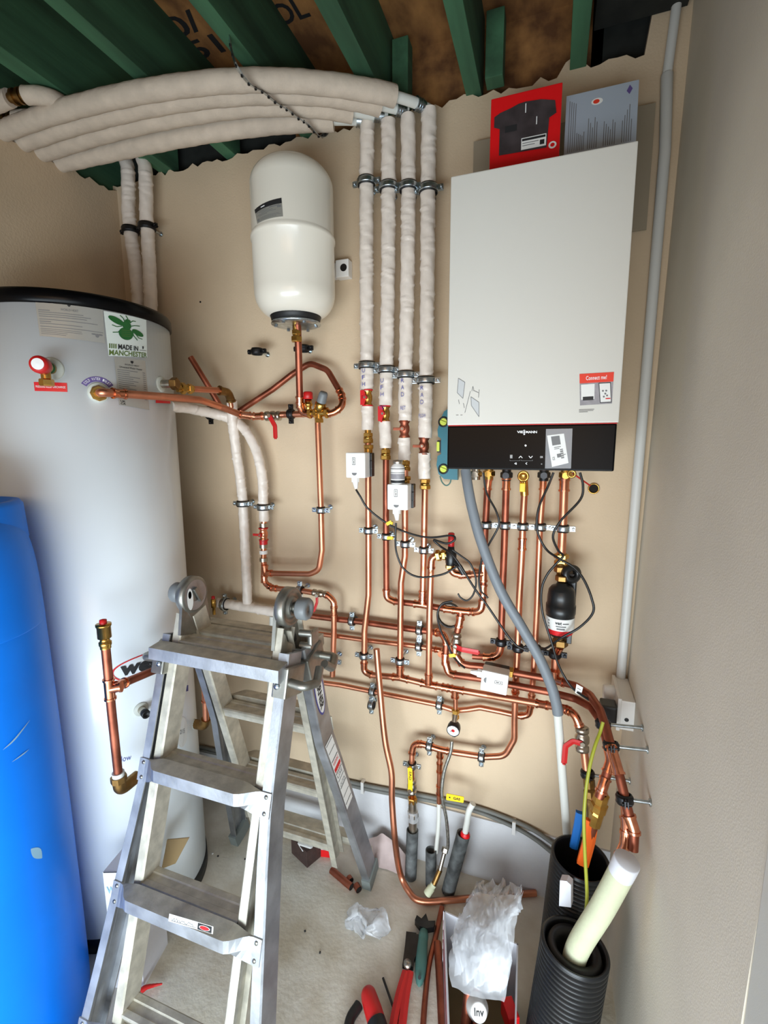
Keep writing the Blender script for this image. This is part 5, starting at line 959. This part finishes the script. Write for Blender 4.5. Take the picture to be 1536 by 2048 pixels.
# ================================================================== LADDER
HZ, HY = 1.19, 1.05
lad = empty('step_ladder', 'dusty aluminium multi position ladder standing open in an A shape', 'ladder', (-.82, 1.05, 0))
def half(front):
    sy = -1 if front else 1; foot_y = HY + sy * .37; xt, xb = (-.812, -.822) if front else (-.805, -.853)
    Ln = math.hypot(.37, HZ); D = Vector((0, foot_y - HY, -HZ)) / Ln
    N = Vector((0, sy * HZ, .37)) / Ln            # outward normal (front half: towards the viewer)
    X = Vector((1, 0, 0))
    def P(x, s, n): return Vector((xt + (xb - xt) * s / Ln + x, HY, HZ)) + D * s + N * n
    def rail(xs, w, dep, n0, name, s_pts, m='alu'):
        """C-channel rail: xs = offsets at s_pts, open side inwards"""
        mb = MB(); path = []
        side = (1 if xs[0] > 0 else -1) * (-1 if name == 'inner_rail' else 1)
        ring = [(-w / 2, -dep / 2), (w / 2, -dep / 2), (w / 2, -dep / 2 + .0), (w / 2, dep / 2), (-w / 2, dep / 2)]
        a, b = w / 2 * side, -w / 2 * side; t = .004
        ring = [(a, -dep / 2 + .004), (a - .004 * side, -dep / 2), (b, -dep / 2), (b, -dep / 2 + t), (a - .012 * side, -dep / 2 + .006), (a - .012 * side, -dep * .12), (a - .008 * side, 0), (a - .012 * side, dep * .12), (a - .012 * side, dep / 2 - .006), (b, dep / 2 - t), (b, dep / 2), (a - .004 * side, dep / 2), (a, dep / 2 - .004)]
        vs = []
        for x, s in zip(xs, s_pts): vs += [P(x + u, s, n0 + v) for u, v in ring]
        R_ = len(ring); n = len(xs)
        mb.add(vs, [[i * R_ + k, i * R_ + (k + 1) % R_, (i + 1) * R_ + (k + 1) % R_, (i + 1) * R_ + k] for i in range(n - 1) for k in range(R_)] + [list(range(R_))[::-1], [(n - 1) * R_ + k for k in range(R_)]], m)
        return child(mb, name, lad)
    OF = (.192, .194, .196, .206, .243, .270) if front else (.192, .194, .197, .215, .262, .292)
    for sd in (-1, 1):
        rail([sd * .163, sd * .163], .026, .062, -.002, 'inner_rail', [.055, 1.17], 'alu_dusty')
        o = rail([sd * q for q in OF], .028, .074, .002, 'outer_rail', [.115, .40, .50, .62, .98, 1.215])
        mb = MB(); c = P(sd * .292, 1.215, .002); vs = []
        fo = sd * (OF[5] - .002); mb.prism([P(fo - .017, 1.18, -.041), P(fo + .017, 1.18, -.041), P(fo + .017, 1.18, .045), P(fo - .017, 1.18, .045)], (P(0, 1.238, 0) - P(0, 1.18, 0)), 'foot'); child(mb, 'rubber_foot', o, 'grey rubber foot')
        mb = MB(); mb.prism([P(sd * .163 - .015, 1.13, -.034), P(sd * .163 + .015, 1.13, -.034), P(sd * .163 + .015, 1.13, .03), P(sd * .163 - .015, 1.13, .03)], (P(0, 1.205, 0) - P(0, 1.13, 0)), 'foot') if False else None
    # inner rungs: ribbed tread boxes between the inner rails
    horiz_n = Vector((0, sy, 0)); up = Vector((0, 0, 1))
    for s in (.135, .455, .765, 1.075):
        mb = MB(); c0 = P(0, s, -.002); dp, ht = .060, .030
        prof = [(-dp / 2, 0), (-dp / 2 + .004, .003), (-.012, .003), (-.009, 0), (.009, 0), (.012, .003), (dp / 2 - .004, .003), (dp / 2, 0), (dp / 2 - .008, -ht * .55), (dp / 2 - .010, -ht), (-dp / 2 + .010, -ht), (-dp / 2 + .008, -ht * .55)]
        vs = [c0 + X * x + horiz_n * a + up * (b + .012) for x in (-.151, .151) for a, b in prof]; R_ = len(prof)
        mb.add(vs, [[k, (k + 1) % R_, R_ + (k + 1) % R_, R_ + k] for k in range(R_)] + [list(range(R_))[::-1], list(range(R_, 2 * R_))], 'alu_dusty'); child(mb, 'inner_rung', lad)
    # outer rungs with flattened flared ends riveted on the rails
    for i, s in enumerate((.175, .478, .795, 1.135)):
        xo = ([.206, .209, .232, .272] if front else [.206, .212, .244, .292])[i]; mb = MB(); ring = []
        n_face = .039; K = 40
        for k in range(K + 1):
            x = -xo + 2 * xo * k / K; e = min(1, max(0, (xo - abs(x) - .026) / .06)); e = e * e * (3 - 2 * e)
            if i == 0: e = 1
            c0 = P(x, s, n_face)
            flat = [P(x, s - .029, n_face + .0035), P(x, s - .029, n_face), P(x, s - .0, n_face - .001), P(x, s + .029, n_face), P(x, s + .029, n_face + .0035), P(x, s, n_face + .004)]
            full = [c0 + horiz_n * .032 + up * .036, c0 + horiz_n * -.012 + up * .039, c0 + horiz_n * -.012 + up * .02, c0 + horiz_n * -.006 + up * .006, c0 + horiz_n * .024 + up * -.002, c0 + horiz_n * .035 + up * .004]
            ring += [a.lerp(b, e) for a, b in zip(flat, full)]
        mb.add(ring, [[j * 6 + q, j * 6 + (q + 1) % 6, (j + 1) * 6 + (q + 1) % 6, (j + 1) * 6 + q] for j in range(K) for q in range(1, 6)] + [[0, 1, 2, 3, 4, 5], [K * 6 + q for q in range(6)][::-1]], 'alu_dusty' if not front else 'alu')
        mb.add(ring, [[j * 6, j * 6 + 1, (j + 1) * 6 + 1, (j + 1) * 6] for j in range(K)], 'alu_dusty')
        ro = child(mb, 'outer_rung', lad)
        if front:
            for sd in (-1, 1):
                for ds in ((-.019, .019) if i else (0,)):
                    if i:
                        q = P(sd * (xo - .014), s + ds, n_face + .004); mb = MB(); mb.lathe([(.0052, 0), (.0048, .0012), (0, .002)], q, N, 'alu_cast', 12); child(mb, 'rivet', ro)
    # lock brackets and grab handles on the top of the outer rails
    for sd in (-1, 1):
        mb = MB(); R0 = Matrix((X, D, N)).transposed()
        mb.box(P(sd * .196, .185, .004), (.042, .078, .090), 'alu_cast', R0, .005); bo = child(mb, 'lock_bracket', lad, 'grey cast lock bracket')
        q = P(sd * .190, .195, .050); mb = MB(); mb.lathe([(.008, 0), (.007, .004), (0, .005)], q, N, 'zinc', 14); child(mb, 'rivet', bo)
        mb = MB(); mb.tube(fillet([P(sd * .212, .185, .03), P(sd * .258, .188, .034), P(sd * .270, .185, -.012), P(sd * .262, .15, -.035)], .015), [.0115] * 99 if False else .0115, 'alu_cast', 14); child(mb, 'lock_handle', bo, 'cast metal pull handle')
    return P, D, N
PF, DF, NF = half(True); PR, DR, NR = half(False)
for sd in (-1, 1):
    c = Vector((-.808 + sd * .163, HY, HZ)); X = Vector((sd, 0, 0))
    mb = MB()
    mb.lathe([(0, -.015), (.050, -.015), (.054, -.011), (.054, .009), (.050, .013), (.044, .013), (.042, .009), (.028, .009), (.026, .015), (.016, .017), (.016, .009), (0, .009)], c, X, 'alu_cast', 48)
    ho = child(mb, 'hinge', lad, 'round cast hinge')
    for (P, D, N, q) in ((PF, DF, NF, .0), (PR, DR, NR, .004)):
        mb = MB(); x = sd * .160; o = q * sd
        pts = [(-.046, .00), (-.038, .055), (-.030, .115), (.030, .115), (.038, .055), (.046, .0)]
        mb.prism([P(x + o, s, n) + Vector((-sd * .012, 0, 0)) for n, s in pts], (sd * .010, 0, 0), 'alu_cast'); pl = child(mb, 'hinge_plate', ho)
        for s, n in ((.062, -.02), (.062, .02), (.085, -.018), (.085, .018), (.105, 0.02), (.105, -.02)):
            a = P(x + o, s, n); mb = MB(); e = Vector((1, 0, 0)) * (-sd) ; mb.tube([a + Vector((-sd * .013, 0, 0)), a + Vector((-sd * .0145, 0, 0))], .0038, 'steel', 10); child(mb, 'rivet', pl) if False else None
            RV = globals().setdefault('RV', {}); RV.setdefault(id(pl), (pl, MB()))[1].tube([a + Vector((-sd * .012, 0, 0)), a + Vector((-sd * .0135, 0, 0))], .0038, 'steel', 10)
    # outer knob
    mb = MB(); mb.tube([c, c + X * .058], .012, 'alu_cast', 16); mb.lathe([(0, .030), (.026, .030), (.030, .034), (.030, .056), (.026, .062), (.010, .062), (.009, .056), (0, .056)], c + Vector((0, 0, 0)), X, 'greyplastic', 36); child(mb, 'release_knob', ho, 'grey round release knob')
for pl, mbr in list(RV.values()):
    for k in range(len(mbr.f) // 12 // 1 if False else 0): pass
    o = child(mbr, 'rivet_holes', pl) if False else None
# label on the inner face of the left hinge
c = Vector((-.808 - .163, HY, HZ)); mb = MB(); mb.lathe([(.018, -.0158), (.044, -.0158)], c, (-1, 0, 0), 'alu', 36); f = lambda u, v, h=0.: c + Vector((.0166, (u - .5) * .05 - .016, (v - .5) * .08)); ell(mb, f, .35, .42, .24, .40, 'paper'); ell(mb, f, .35, .58, .13, .14, 'green_ink', h=0); child(mb, 'hinge_label', lad, 'white oval label on the hinge')
mb = MB(); mb.box(c + Vector((.020, .006, .0)), (.008, .014, .05), 'alu_cast', Matrix.Rotation(.5, 3, 'X'), .002); child(mb, 'hinge_lever', lad)
# lock handle behind right hinge
mb = MB(); q = PR(.163 + .02, .10, .0); mb.box(q + Vector((.03, .01, 0)), (.014, .045, .04), 'alu_cast', bev=.005)
for dz in (-.02, .016): mb.tube([q + Vector((0, -.01, dz)), q + Vector((.034, -.005, dz))], .010, 'alu_cast', 14)
child(mb, 'hinge_latch', lad, 'cast latch behind the right hinge')
# brand oval and warning label on the outer side of the rear right rail
def rf_(s0, s1):
    def f(u, v, h=0.):
        s = s0 + (s1 - s0) * u; xo = (.192 + .002 * (s - .115) / .285 if s < .4 else .194 + .003 * (s - .4) / .1) if s < .5 else (.197 + (.215 - .197) * (s - .5) / .12 if s < .62 else .215 + (.262 - .215) * (s - .62) / .36)
        return PR(xo + .0146 + h, s, .002 + (.5 - v) * -.066)
    return f
f = rf_(.205, .395); mb = MB(); ell(mb, f, .5, .5, .5, .40, 'navy', h=.0002, n=40); ell(mb, f, .5, .5, .455, .33, 'paper', h=.0006, n=40)
text(mb, 'WERNER', lambda u, v, h=0.: f(u, v, .001), 'ink', (.13, .32, .87, .68), bold=.04); child(mb, 'brand_label', lad, 'blue and white oval brand label')
f = rf_(.505, .80); mb = MB(); patch(mb, f, 'paper', 0, .08, 1, .80, .0004, n=10)
for k, (u0, m_) in enumerate(((.02, 'greyink'), (.13, 'greyink'), (.25, 'ink'), (.36, 'red'), (.44, 'ink'), (.55, 'greyink'), (.66, 'ink'), (.80, 'greyink'), (.92, 'ink'))):
    patch(mb, f, m_, u0, .12, u0 + (.05 if m_ == 'red' else .012), .76, .0008)
for k, w in enumerate(('WARNING', 'DANGER', 'USE', 'CAUTION')):
    text(mb, w, lambda u, v, h=0., k=k: f([.28, .38, .47, .60][k] + .05 * (1 - v), .16 + .55 * u, .0009), 'red' if k < 2 else 'greyink')
child(mb, 'warning_label', lad, 'white, black and red warning label')
# rung label
f = quadmap(*[W(p[0], p[1], 1) for p in ((338, 1843), (426, 1868), (428, 1852), (340, 1826))])
def rung_pt(px, py):   # front face plane of the third outer rung
    v = ray(px, py); n = Vector((0, -1, 0)); p0 = PF(0, .795, .039) + Vector((0, -.0352, 0)); return EYE + v * ((p0 - EYE).dot(n) / v.dot(n))
f = quadmap(rung_pt(337, 1842), rung_pt(426, 1868), rung_pt(427, 1853), rung_pt(339, 1827)); mb = MB(); patch(mb, f, 'paper', h=.0004); patch(mb, f, 'ink', .66, .06, .97, .94, .0008); ell(mb, f, .815, .5, .12, .30, 'paper', h=.0012); ell(mb, f, .815, .5, .105, .25, 'red', h=.0016)
random.seed(9); ribbon(mb, f, [(.06 + .5 * k / 24, .45 + random.uniform(-.25, .25)) for k in range(25)], .012, 'greyink', h=.0008, asp=5); lines(mb, f, [(.05, .62, .15, .07)], 'greyink', h=.0008); child(mb, 'rung_label', lad, 'worn white rung label with a red oval')

# ================================================================== BLUE TANK
BC = Vector((-1.376, .649, 0)); g = empty('blue_tank', 'big bright blue plastic tank cut off at the left edge', 'tank', BC)
prof = [(0, 0), (.200, 0), (.216, .02), (.219, .15), (.219, .47), (.217, .82), (.2125, 1.16), (.2115, 1.175), (.2125, 1.19), (.207, 1.322), (.193, 1.405), (.166, 1.454), (.12, 1.482), (0, 1.49)]
mb = MB(); P = spline([Vector((r, 0, z)) for r, z in prof[1:]], 4); mb.lathe([(0, 0)] + [(max(0, p.x), p.z) for p in P], BC, (0, 0, 1), 'blue', 72); child(mb, 'shell', g)
mb = MB(); mb.lathe([(.165, 1.39), (.161, 1.476), (.154, 1.487), (.14, 1.488), (.13, 1.47)], BC + Vector((.0, .04, 0)), (0, 0, 1), 'blue', 60); child(mb, 'lid_collar', g)
def bt(px, py, off=.0012):
    v = ray(px, py); R = .2175 + off; ax, ay = EYE.x - BC.x, EYE.y - BC.y; A = v.x ** 2 + v.y ** 2; B = 2 * (ax * v.x + ay * v.y); C = ax * ax + ay * ay - R * R; dd = max(0, B * B - 4 * A * C)
    return EYE + v * ((-B - math.sqrt(dd)) / (2 * A))
for pts, w in (([(6, 1500), (30, 1478), (60, 1440)], .0022), ([(24, 1524), (44, 1510), (58, 1499)], .0016), ([(62, 1698), (74, 1706), (84, 1716)], .010)):
    Q = [bt(*p) for p in spline([Vector((a, b, 0)) for a, b in pts], 5) for p in [(p[0], p[1])]]; mb = MB(); n = len(Q)
    ws = [w * math.sin(PI * (k + .3) / (n - .4)) for k in range(n)]; vs = []
    for k in range(n): d = (Q[min(k + 1, n - 1)] - Q[max(0, k - 1)]).normalized(); nn = (Q[k] - Vector((BC.x, BC.y, Q[k].z))).normalized(); s = d.cross(nn); vs += [Q[k] + s * ws[k], Q[k] - s * ws[k]]
    mb.add(vs, [[2 * k, 2 * k + 1, 2 * k + 3, 2 * k + 2] for k in range(n - 1)], 'blueprint'); child(mb, 'scratch', g, 'pale scratch')

# ================================================================== FLOOR CLUTTER
# tall white carton with a brown flap
q = [Vector((-1.166, .838, 0)), Vector((-1.085, .868, 0)), Vector((-1.112, .990, 0)), Vector((-1.186, .948, 0))]; H = .40
g = empty('white_carton', 'tall white carton with pale blue lettering behind the ladder foot', 'box', q[0])
mb = MB(); mb.prism(q, (0, 0, H), 'cardwhite'); child(mb, 'carton', g)
mb = MB(); a, b = q[3] + Vector((0, 0, H)), q[2] + Vector((0, 0, H)); e1, e2 = W(326, 1737, 1.0), W(352, 1727, 1.03)
e = [W(323, 1738, .99), W(351, 1727, 1.0), W(378, 1676, 1.04), W(334, 1680, 1.02)]; mb.prism(e, (0, .003, .001), 'cardboard'); child(mb, 'flap', g, 'brown cardboard flap')
nf = Vector((.03, -.081, 0)).normalized(); f = lambda u, v, h=0.: q[0] + Vector((0, 0, .33)) + (q[1] - q[0]) * u + nf * (.0008 + h) + Vector((0, 0, v * .03))
mb = MB(); text(mb, 'WATER', f, 'blueprint', (.10, 0, 1.35, 1), bold=.02) if False else text(mb, 'WATER', f, 'blueprint', (.08, 0, .96, .75), bold=.02); child(mb, 'lettering', g, 'pale blue lettering')
mb = MB(); f3 = lambda u, v, h=0.: q[0] + Vector((0, 0, .12)) + (q[1] - q[0]) * u + nf * (.0008 + h) + Vector((0, 0, v * .16)); ribbon(mb, f3, [(.5, .0), (.35, .25), (.5, .5), (.4, .8), (.7, 1.0)], .06, 'blueprint'); child(mb, 'print', g)
mb = MB(); mb.box(q[0].lerp(q[1], .35) + Vector((0, 0, H)) + nf * .001, (.055, .001, .002), 'ink', Matrix.Rotation(math.atan2(.03, .081), 3, 'Z')); child(mb, 'slot', g)
# carton with bag beside the duct
q = [Vector((-.172, .94, 0)), Vector((-.012, .955, 0)), Vector((-.022, 1.20, 0)), Vector((-.245, 1.225, 0))]; H = .20
g = empty('parts_carton', 'open white and red carton of pipe bits half covered by a plastic bag', 'box', q[0]); mb = MB(); t = .004
cen = sum(q, Vector()) / 4
for a, b in zip(q, q[1:] + q[:1]):
    n = (b - a).cross(Vector((0, 0, 1))).normalized(); mb.prism([a, b, b + Vector((0, 0, H)), a + Vector((0, 0, H))], -n * t, 'cardwhite')
mb.prism(q, (0, 0, .004), 'cardboard'); child(mb, 'carton', g)
mb = MB(); a, b = q[3], q[0]; n = (b - a).cross(Vector((0, 0, 1))).normalized()
for k in range(4): z = .17 - .035 * k; mb.prism([a + Vector((0, 0, z)) + n * .0006, b + Vector((0, 0, z)) + n * .0006, b + Vector((0, 0, z - .008)) + n * .0006, a + Vector((0, 0, z - .008)) + n * .0006], n * .0006, 'ink' if k % 2 else 'red')
for k in range(1): mb.prism([q[1] + Vector((-.05, -.0006, .02)), q[1] + Vector((-.001, -.0006, .02)), q[1] + Vector((-.001, -.0006, .15)), q[1] + Vector((-.05, -.0006, .15))], (0, -.0006, 0), 'redcard')
child(mb, 'printed_stripes', g, 'dark and red printed stripes')
def noise3(p, s, seed=0):
    from mathutils import noise; return noise.noise(Vector(p) * s + Vector((seed, seed * 2, 0)))
# bag: crumpled open sheet bulging out of the carton
def crumple(P, amp, s, seed): return P + Vector((noise3(P, s, seed), noise3(P, s, seed + 5), noise3(P, s, seed + 9))) * amp + Vector((noise3(P, s * 3, seed + 2), noise3(P, s * 3, seed + 3), noise3(P, s * 3, seed + 4))) * amp * .4
top_l, top_r = W(958, 1786, 1.20), W(1040, 1792, 1.16); bl, br = W(903, 1975, 1.0), W(1010, 2010, .99)
ml, mr = W(886, 1828, 1.15), W(1036, 1850, 1.10); NU, NV = 26, 34; vs = []
for j in range(NV + 1):
    v = j / NV
    a = (top_l * (1 - v) ** 2 + ml * 2 * v * (1 - v) + bl * v * v); b = (top_r * (1 - v) ** 2 + mr * 2 * v * (1 - v) + br * v * v)
    for i in range(NU + 1):
        u = i / NU; p = a.lerp(b, u); bulge = math.sin(PI * u) * math.sin(PI * min(1, v * 1.05)) * .075; p = p + Vector((0, -bulge * .9, bulge * .35)); vs.append(crumple(p, .011, 15, 3))
mb = MB(); mb.add(vs, [[j * (NU + 1) + i, j * (NU + 1) + i + 1, (j + 1) * (NU + 1) + i + 1, (j + 1) * (NU + 1) + i] for j in range(NV) for i in range(NU)], 'bag', True)
vs2 = [p + Vector((.0, .05 + .02 * math.sin(i), -.02)) for i, p in enumerate(vs)]
mb.add([crumple(p, .02, 20, 11) for p in vs2], [[j * (NU + 1) + i, j * (NU + 1) + i + 1, (j + 1) * (NU + 1) + i + 1, (j + 1) * (NU + 1) + i] for j in range(NV) for i in range(NU)], 'bag', True)
me_ = mb; tag(me_.build('plastic_bag'), 'crumpled translucent plastic bag stuffed into the carton by the duct', 'bag')
for i, (a, b, r, lab) in enumerate(((W(938, 1985, 1.03), W(930, 2060, .985), .013, 'wide copper offcut in the front of the parts carton'), (W(955, 1975, 1.05), W(948, 2070, .99), .011, 'second copper offcut in the parts carton beside the wide one'))):
    mb = MB(); d = (b - a); mb.tube([a, b], r, 'copper_dark', 18, cap=False); mb.tube([b, a], r * .86, 'hole_dark', 18); tag(mb.build('copper_offcut'), lab, 'pipe offcut')
c = W(957, 2022, .99); d = Vector((.15, -.55, .55)).normalized(); g = empty('inhibitor_bottle', 'white bottle with a dark printed cap lying in the parts carton', 'bottle', c); mb = MB(); mb.lathe([(0, -.09), (.026, -.09), (.028, -.03), (.020, -.006), (.020, .010), (.017, .013), (0, .013)], c, d, 'wplastic', 32); child(mb, 'body', g)
u = d.cross(Vector((0, 0, 1))).normalized() * -1; w = u.cross(d); f = lambda x, y, h=0.: c + d * (.0136 + h) + u * ((x - .5) * .034) - w * ((y - .5) * .034)
mb = MB(); text(mb, 'Inv', f, 'ink', (.15, .3, .85, .72), bold=.02); child(mb, 'lettering', g)
c = WZ(1020, 2030, .14); mb = MB(); mb.box(c, (.03, .05, .05), 'redcard', Matrix.Rotation(.5, 3, 'Z'), .003); tag(mb.build('red_packet'), 'dark red packet in the right corner of the parts carton', 'packet')
# copper lengths lying on the floor
def floor_tube(name, label, pts, r, m='copper_dark', z=None, cat='pipe offcut', hollow=True):
    P = [WZ(a, b, (z or r)) for a, b in pts]; P = spline(P, 5) if len(P) > 2 else P; mb = MB(); mb.tube(P, r, m, 16, cap=not hollow)
    if hollow: mb.tube(P[::-1], r * .84, 'hole_dark', 16)
    return tag(mb.build(name), label, cat)
floor_tube('copper_offcut', 'long curved copper pipe lying beside the carton, running out of view', [(884, 1815), (872, 1870), (858, 1930), (850, 2000), (845, 2070)], .0085)
floor_tube('copper_offcut', 'short thick straight copper pipe beside the carton', [(875, 1886), (880, 1960), (886, 2070)], .0125)
floor_tube('copper_offcut', 'short copper offcut on the floor in front of the rear ladder foot', [(663, 1740), (703, 1774)], .0125)
floor_tube('copper_fitting', 'small copper end cap beside the copper offcut, nearer the wall', [(697, 1755), (702, 1762)], .0115, z=.012, cat='fitting')
floor_tube('copper_fitting', 'small copper end cap right of the copper offcut', [(712, 1770), (718, 1780)], .0120, z=.012, cat='fitting')
floor_tube('copper_offcut', 'copper tube lying between the rear ladder legs', [(706, 1690), (718, 1718)], .012)
floor_tube('copper_offcut', 'copper pipe end poking out behind the rear ladder foot', [(742, 1676), (792, 1686)], .014)
g = empty('printed_box', 'small open dark brown patterned box behind the ladder', 'box', WZ(612, 1692, 0)); c = WZ(612, 1692, .04); mb = MB(); mb.box((c.x, c.y, .035), (.10, .07, .07), 'darkmetal', Matrix.Rotation(-.4, 3, 'Z'), .002); child(mb, 'box', g); mb = MB(); mb.prism([c + Vector(v) for v in ((-.02, -.03, .033), (.045, -.03, .033), (.01, -.045, .02))], (0, .02, .004), 'paper'); child(mb, 'paper', g, 'white paper scrap')
c = WZ(655, 1705, 0); mb = MB(); R = Matrix.Rotation(.2, 3, 'Z'); mb.box(c + Vector((0, 0, .05)), (.05, .04, .10), 'cardwhite', R); mb.box(c + Vector((0, -.001, .015)), (.052, .042, .03), 'redcard', R); tag(mb.build('red_and_white_box'), 'small white carton with a red base between the rear ladder legs', 'box')
# pinkish rag against the wall
vs = []; n = 14; a0, a1 = WZ(728, 1720, .0), WZ(812, 1745, .0)
for j in range(n + 1):
    for i in range(n + 1):
        u, v = i / n, j / n; p = a0.lerp(a1, u) + Vector((0, -.02 + .05 * v, .006 + .11 * v * (1 - abs(u - .45) * 1.2))); vs.append(crumple(p, .012, 14, 21))
mb = MB(); mb.add(vs, [[j * (n + 1) + i, j * (n + 1) + i + 1, (j + 1) * (n + 1) + i + 1, (j + 1) * (n + 1) + i] for j in range(n) for i in range(n)], 'pinksheet', True); tag(mb.build('dust_sheet_scrap'), 'pinkish dusty scrap of sheet at the wall foot behind the loose copper', 'sheet')
# clear crumpled wrapper on the floor
c = WZ(735, 1852, .0); mb = MB(); bm = bmesh.new(); bmesh.ops.create_icosphere(bm, subdivisions=4, radius=1)
vs = []
for v in bm.verts:
    p = Vector((v.co.x * .062, v.co.y * .045, max(v.co.z, -.1) * .030)); p = crumple(p + Vector((1, 2, 0)), .028, 26, 4) - Vector((1, 2, 0)); vs.append(c + Vector((p.x, p.y, max(.001, p.z + .012))))
bm.verts.index_update(); mb.add(vs, [[v.index for v in f_.verts] for f_ in bm.faces], 'clear', True); bm.free(); tag(mb.build('clear_wrapper'), 'crumpled clear plastic wrapper lying on the concrete floor', 'wrapper')
# tools
def FZ(px, py, z): return WZ(px, py, z)
g = empty('slip_joint_pliers', 'long dark pliers with worn red handles lying on the floor', 'pliers', FZ(820, 1880, .012)); mb = MB()
j0 = FZ(815, 1935, .014)
mb.tube([FZ(822, 1868, .014), FZ(820, 1895, .014), j0], 1, 'steel', prof=[(-.008, -.018), (.008, -.018), (.008, .016), (-.008, .016)], up=(0, 0, 1)); mb.tube([FZ(836, 1872, .014), FZ(832, 1900, .014), j0], 1, 'steel', prof=[(-.007, -.010), (.007, -.010), (.007, .010), (-.007, .010)], up=(0, 0, 1))
mb.lathe([(.012, 0), (.012, .010), (0, .012)], j0 + Vector((0, 0, .008)), (0, 0, 1), 'nickel', 20); child(mb, 'jaws', g, 'dark steel jaws')
for k, pts in enumerate(([(812, 1945), (800, 1985), (790, 2030), (782, 2080)], [(820, 1945), (812, 1990), (806, 2040), (800, 2085)])):
    mb = MB(); mb.tube(spline([FZ(a, b, .014) for a, b in pts], 5), 1, 'redplastic', prof=[(-.006, -.011), (.006, -.011), (.009, 0), (.006, .011), (-.006, .011), (-.009, 0)], up=(0, 0, 1)); child(mb, 'handle', g, 'red handle')
g = empty('teal_tool', 'dull teal handled tool with a dark head lying beside the pliers', 'tool', FZ(845, 1900, .012)); mb = MB(); mb.tube(spline([FZ(848, 1862, .014), FZ(845, 1890, .014), FZ(841, 1940, .014), FZ(838, 1972, .014)], 6), [.013, .0145, .016, .0165, .016, .016, .0165, .017, .0175, .018, .018, .0175, .017, .016, .015, .014, .012, .010, .004], 'tealdull', 16); mb.tube([FZ(839, 1955, .030), FZ(839, 1955, .033)], .005, 'ink', 10); child(mb, 'handle', g)
mb = MB(); c = FZ(848, 1850, .02); mb.prism([c + Vector(v) for v in ((-.032, .0, -.012), (-.03, .018, -.012), (-.012, .012, -.012), (-.002, .034, -.012), (.012, .012, -.012), (.034, .02, -.012), (.034, -.002, -.012), (.012, -.014, -.012), (-.012, -.014, -.012))], (0, 0, .02), 'steel'); child(mb, 'head', g, 'dark steel head')
g = empty('red_cutter', 'red and black cutting tool at the bottom edge of the view', 'tool', FZ(745, 2030, .02)); mb = MB(); mb.tube(spline([FZ(734, 1978, .03), FZ(740, 2000, .035), FZ(752, 2040, .035), FZ(765, 2090, .03)], 5), [.012, .018, .021, .0225, .023, .0235, .024, .0245, .025, .025, .025, .025, .025, .025, .025, .025], 'redplastic', 18); child(mb, 'body', g)
mb = MB(); mb.tube([FZ(746, 1984, .030), FZ(757, 2020, .035)], .008, 'rubber', 12); mb.tube(spline([FZ(718, 2010, .02), FZ(700, 2040, .02), FZ(696, 2080, .02)], 5), .014, 'rubber', 12); mb.tube([FZ(752, 2044, .036), FZ(760, 2070, .036)], .027, 'rubber', 18); child(mb, 'grip', g, 'black grip')
P = [FZ(766, 1956, .012), FZ(785, 2010, .012), FZ(806, 2075, .012)]; mb = MB(); mb.tube(P, .0035, 'steel', 10); tag(mb.build('steel_rod'), 'thin dark steel rod lying across the red tool', 'rod')
c = FZ(291, 1990, .0); mb = MB(); mb.tube(spline([c + Vector(v) for v in ((-.02, -.03, .01), (-.005, 0, .02), (.01, .02, .012), (.03, .035, .008))], 5), [.004, .007, .009, .009, .008, .008, .007, .006, .006, .005, .005, .004, .004, .003, .003, .002], 'redplastic', 12); tag(mb.build('red_scrap'), 'small red plastic scrap on the floor inside the ladder', 'scrap')
# debris chips
random.seed(5)
for k, (px, py) in enumerate(((436, 1712), (425, 1707), (490, 1718), (588, 1696), (610, 1862), (640, 1905))):
    c = FZ(px, py, .002); mb = MB(); mb.box(c, (.006, .005, .004), 'ink' if k != 1 else 'paper', Matrix.Rotation(k, 3, 'Z'), .001)
    tag(mb.build('debris_chip'), ['dark chip on the floor right of the cylinder base', 'pale chip on the floor right of the cylinder base', 'small dark chip left of the rear ladder leg', 'dark chip just in front of the brown box', 'dark chip on the bare floor right of the ladder', 'lowest chip on the bare floor right of the ladder'][k], 'debris')
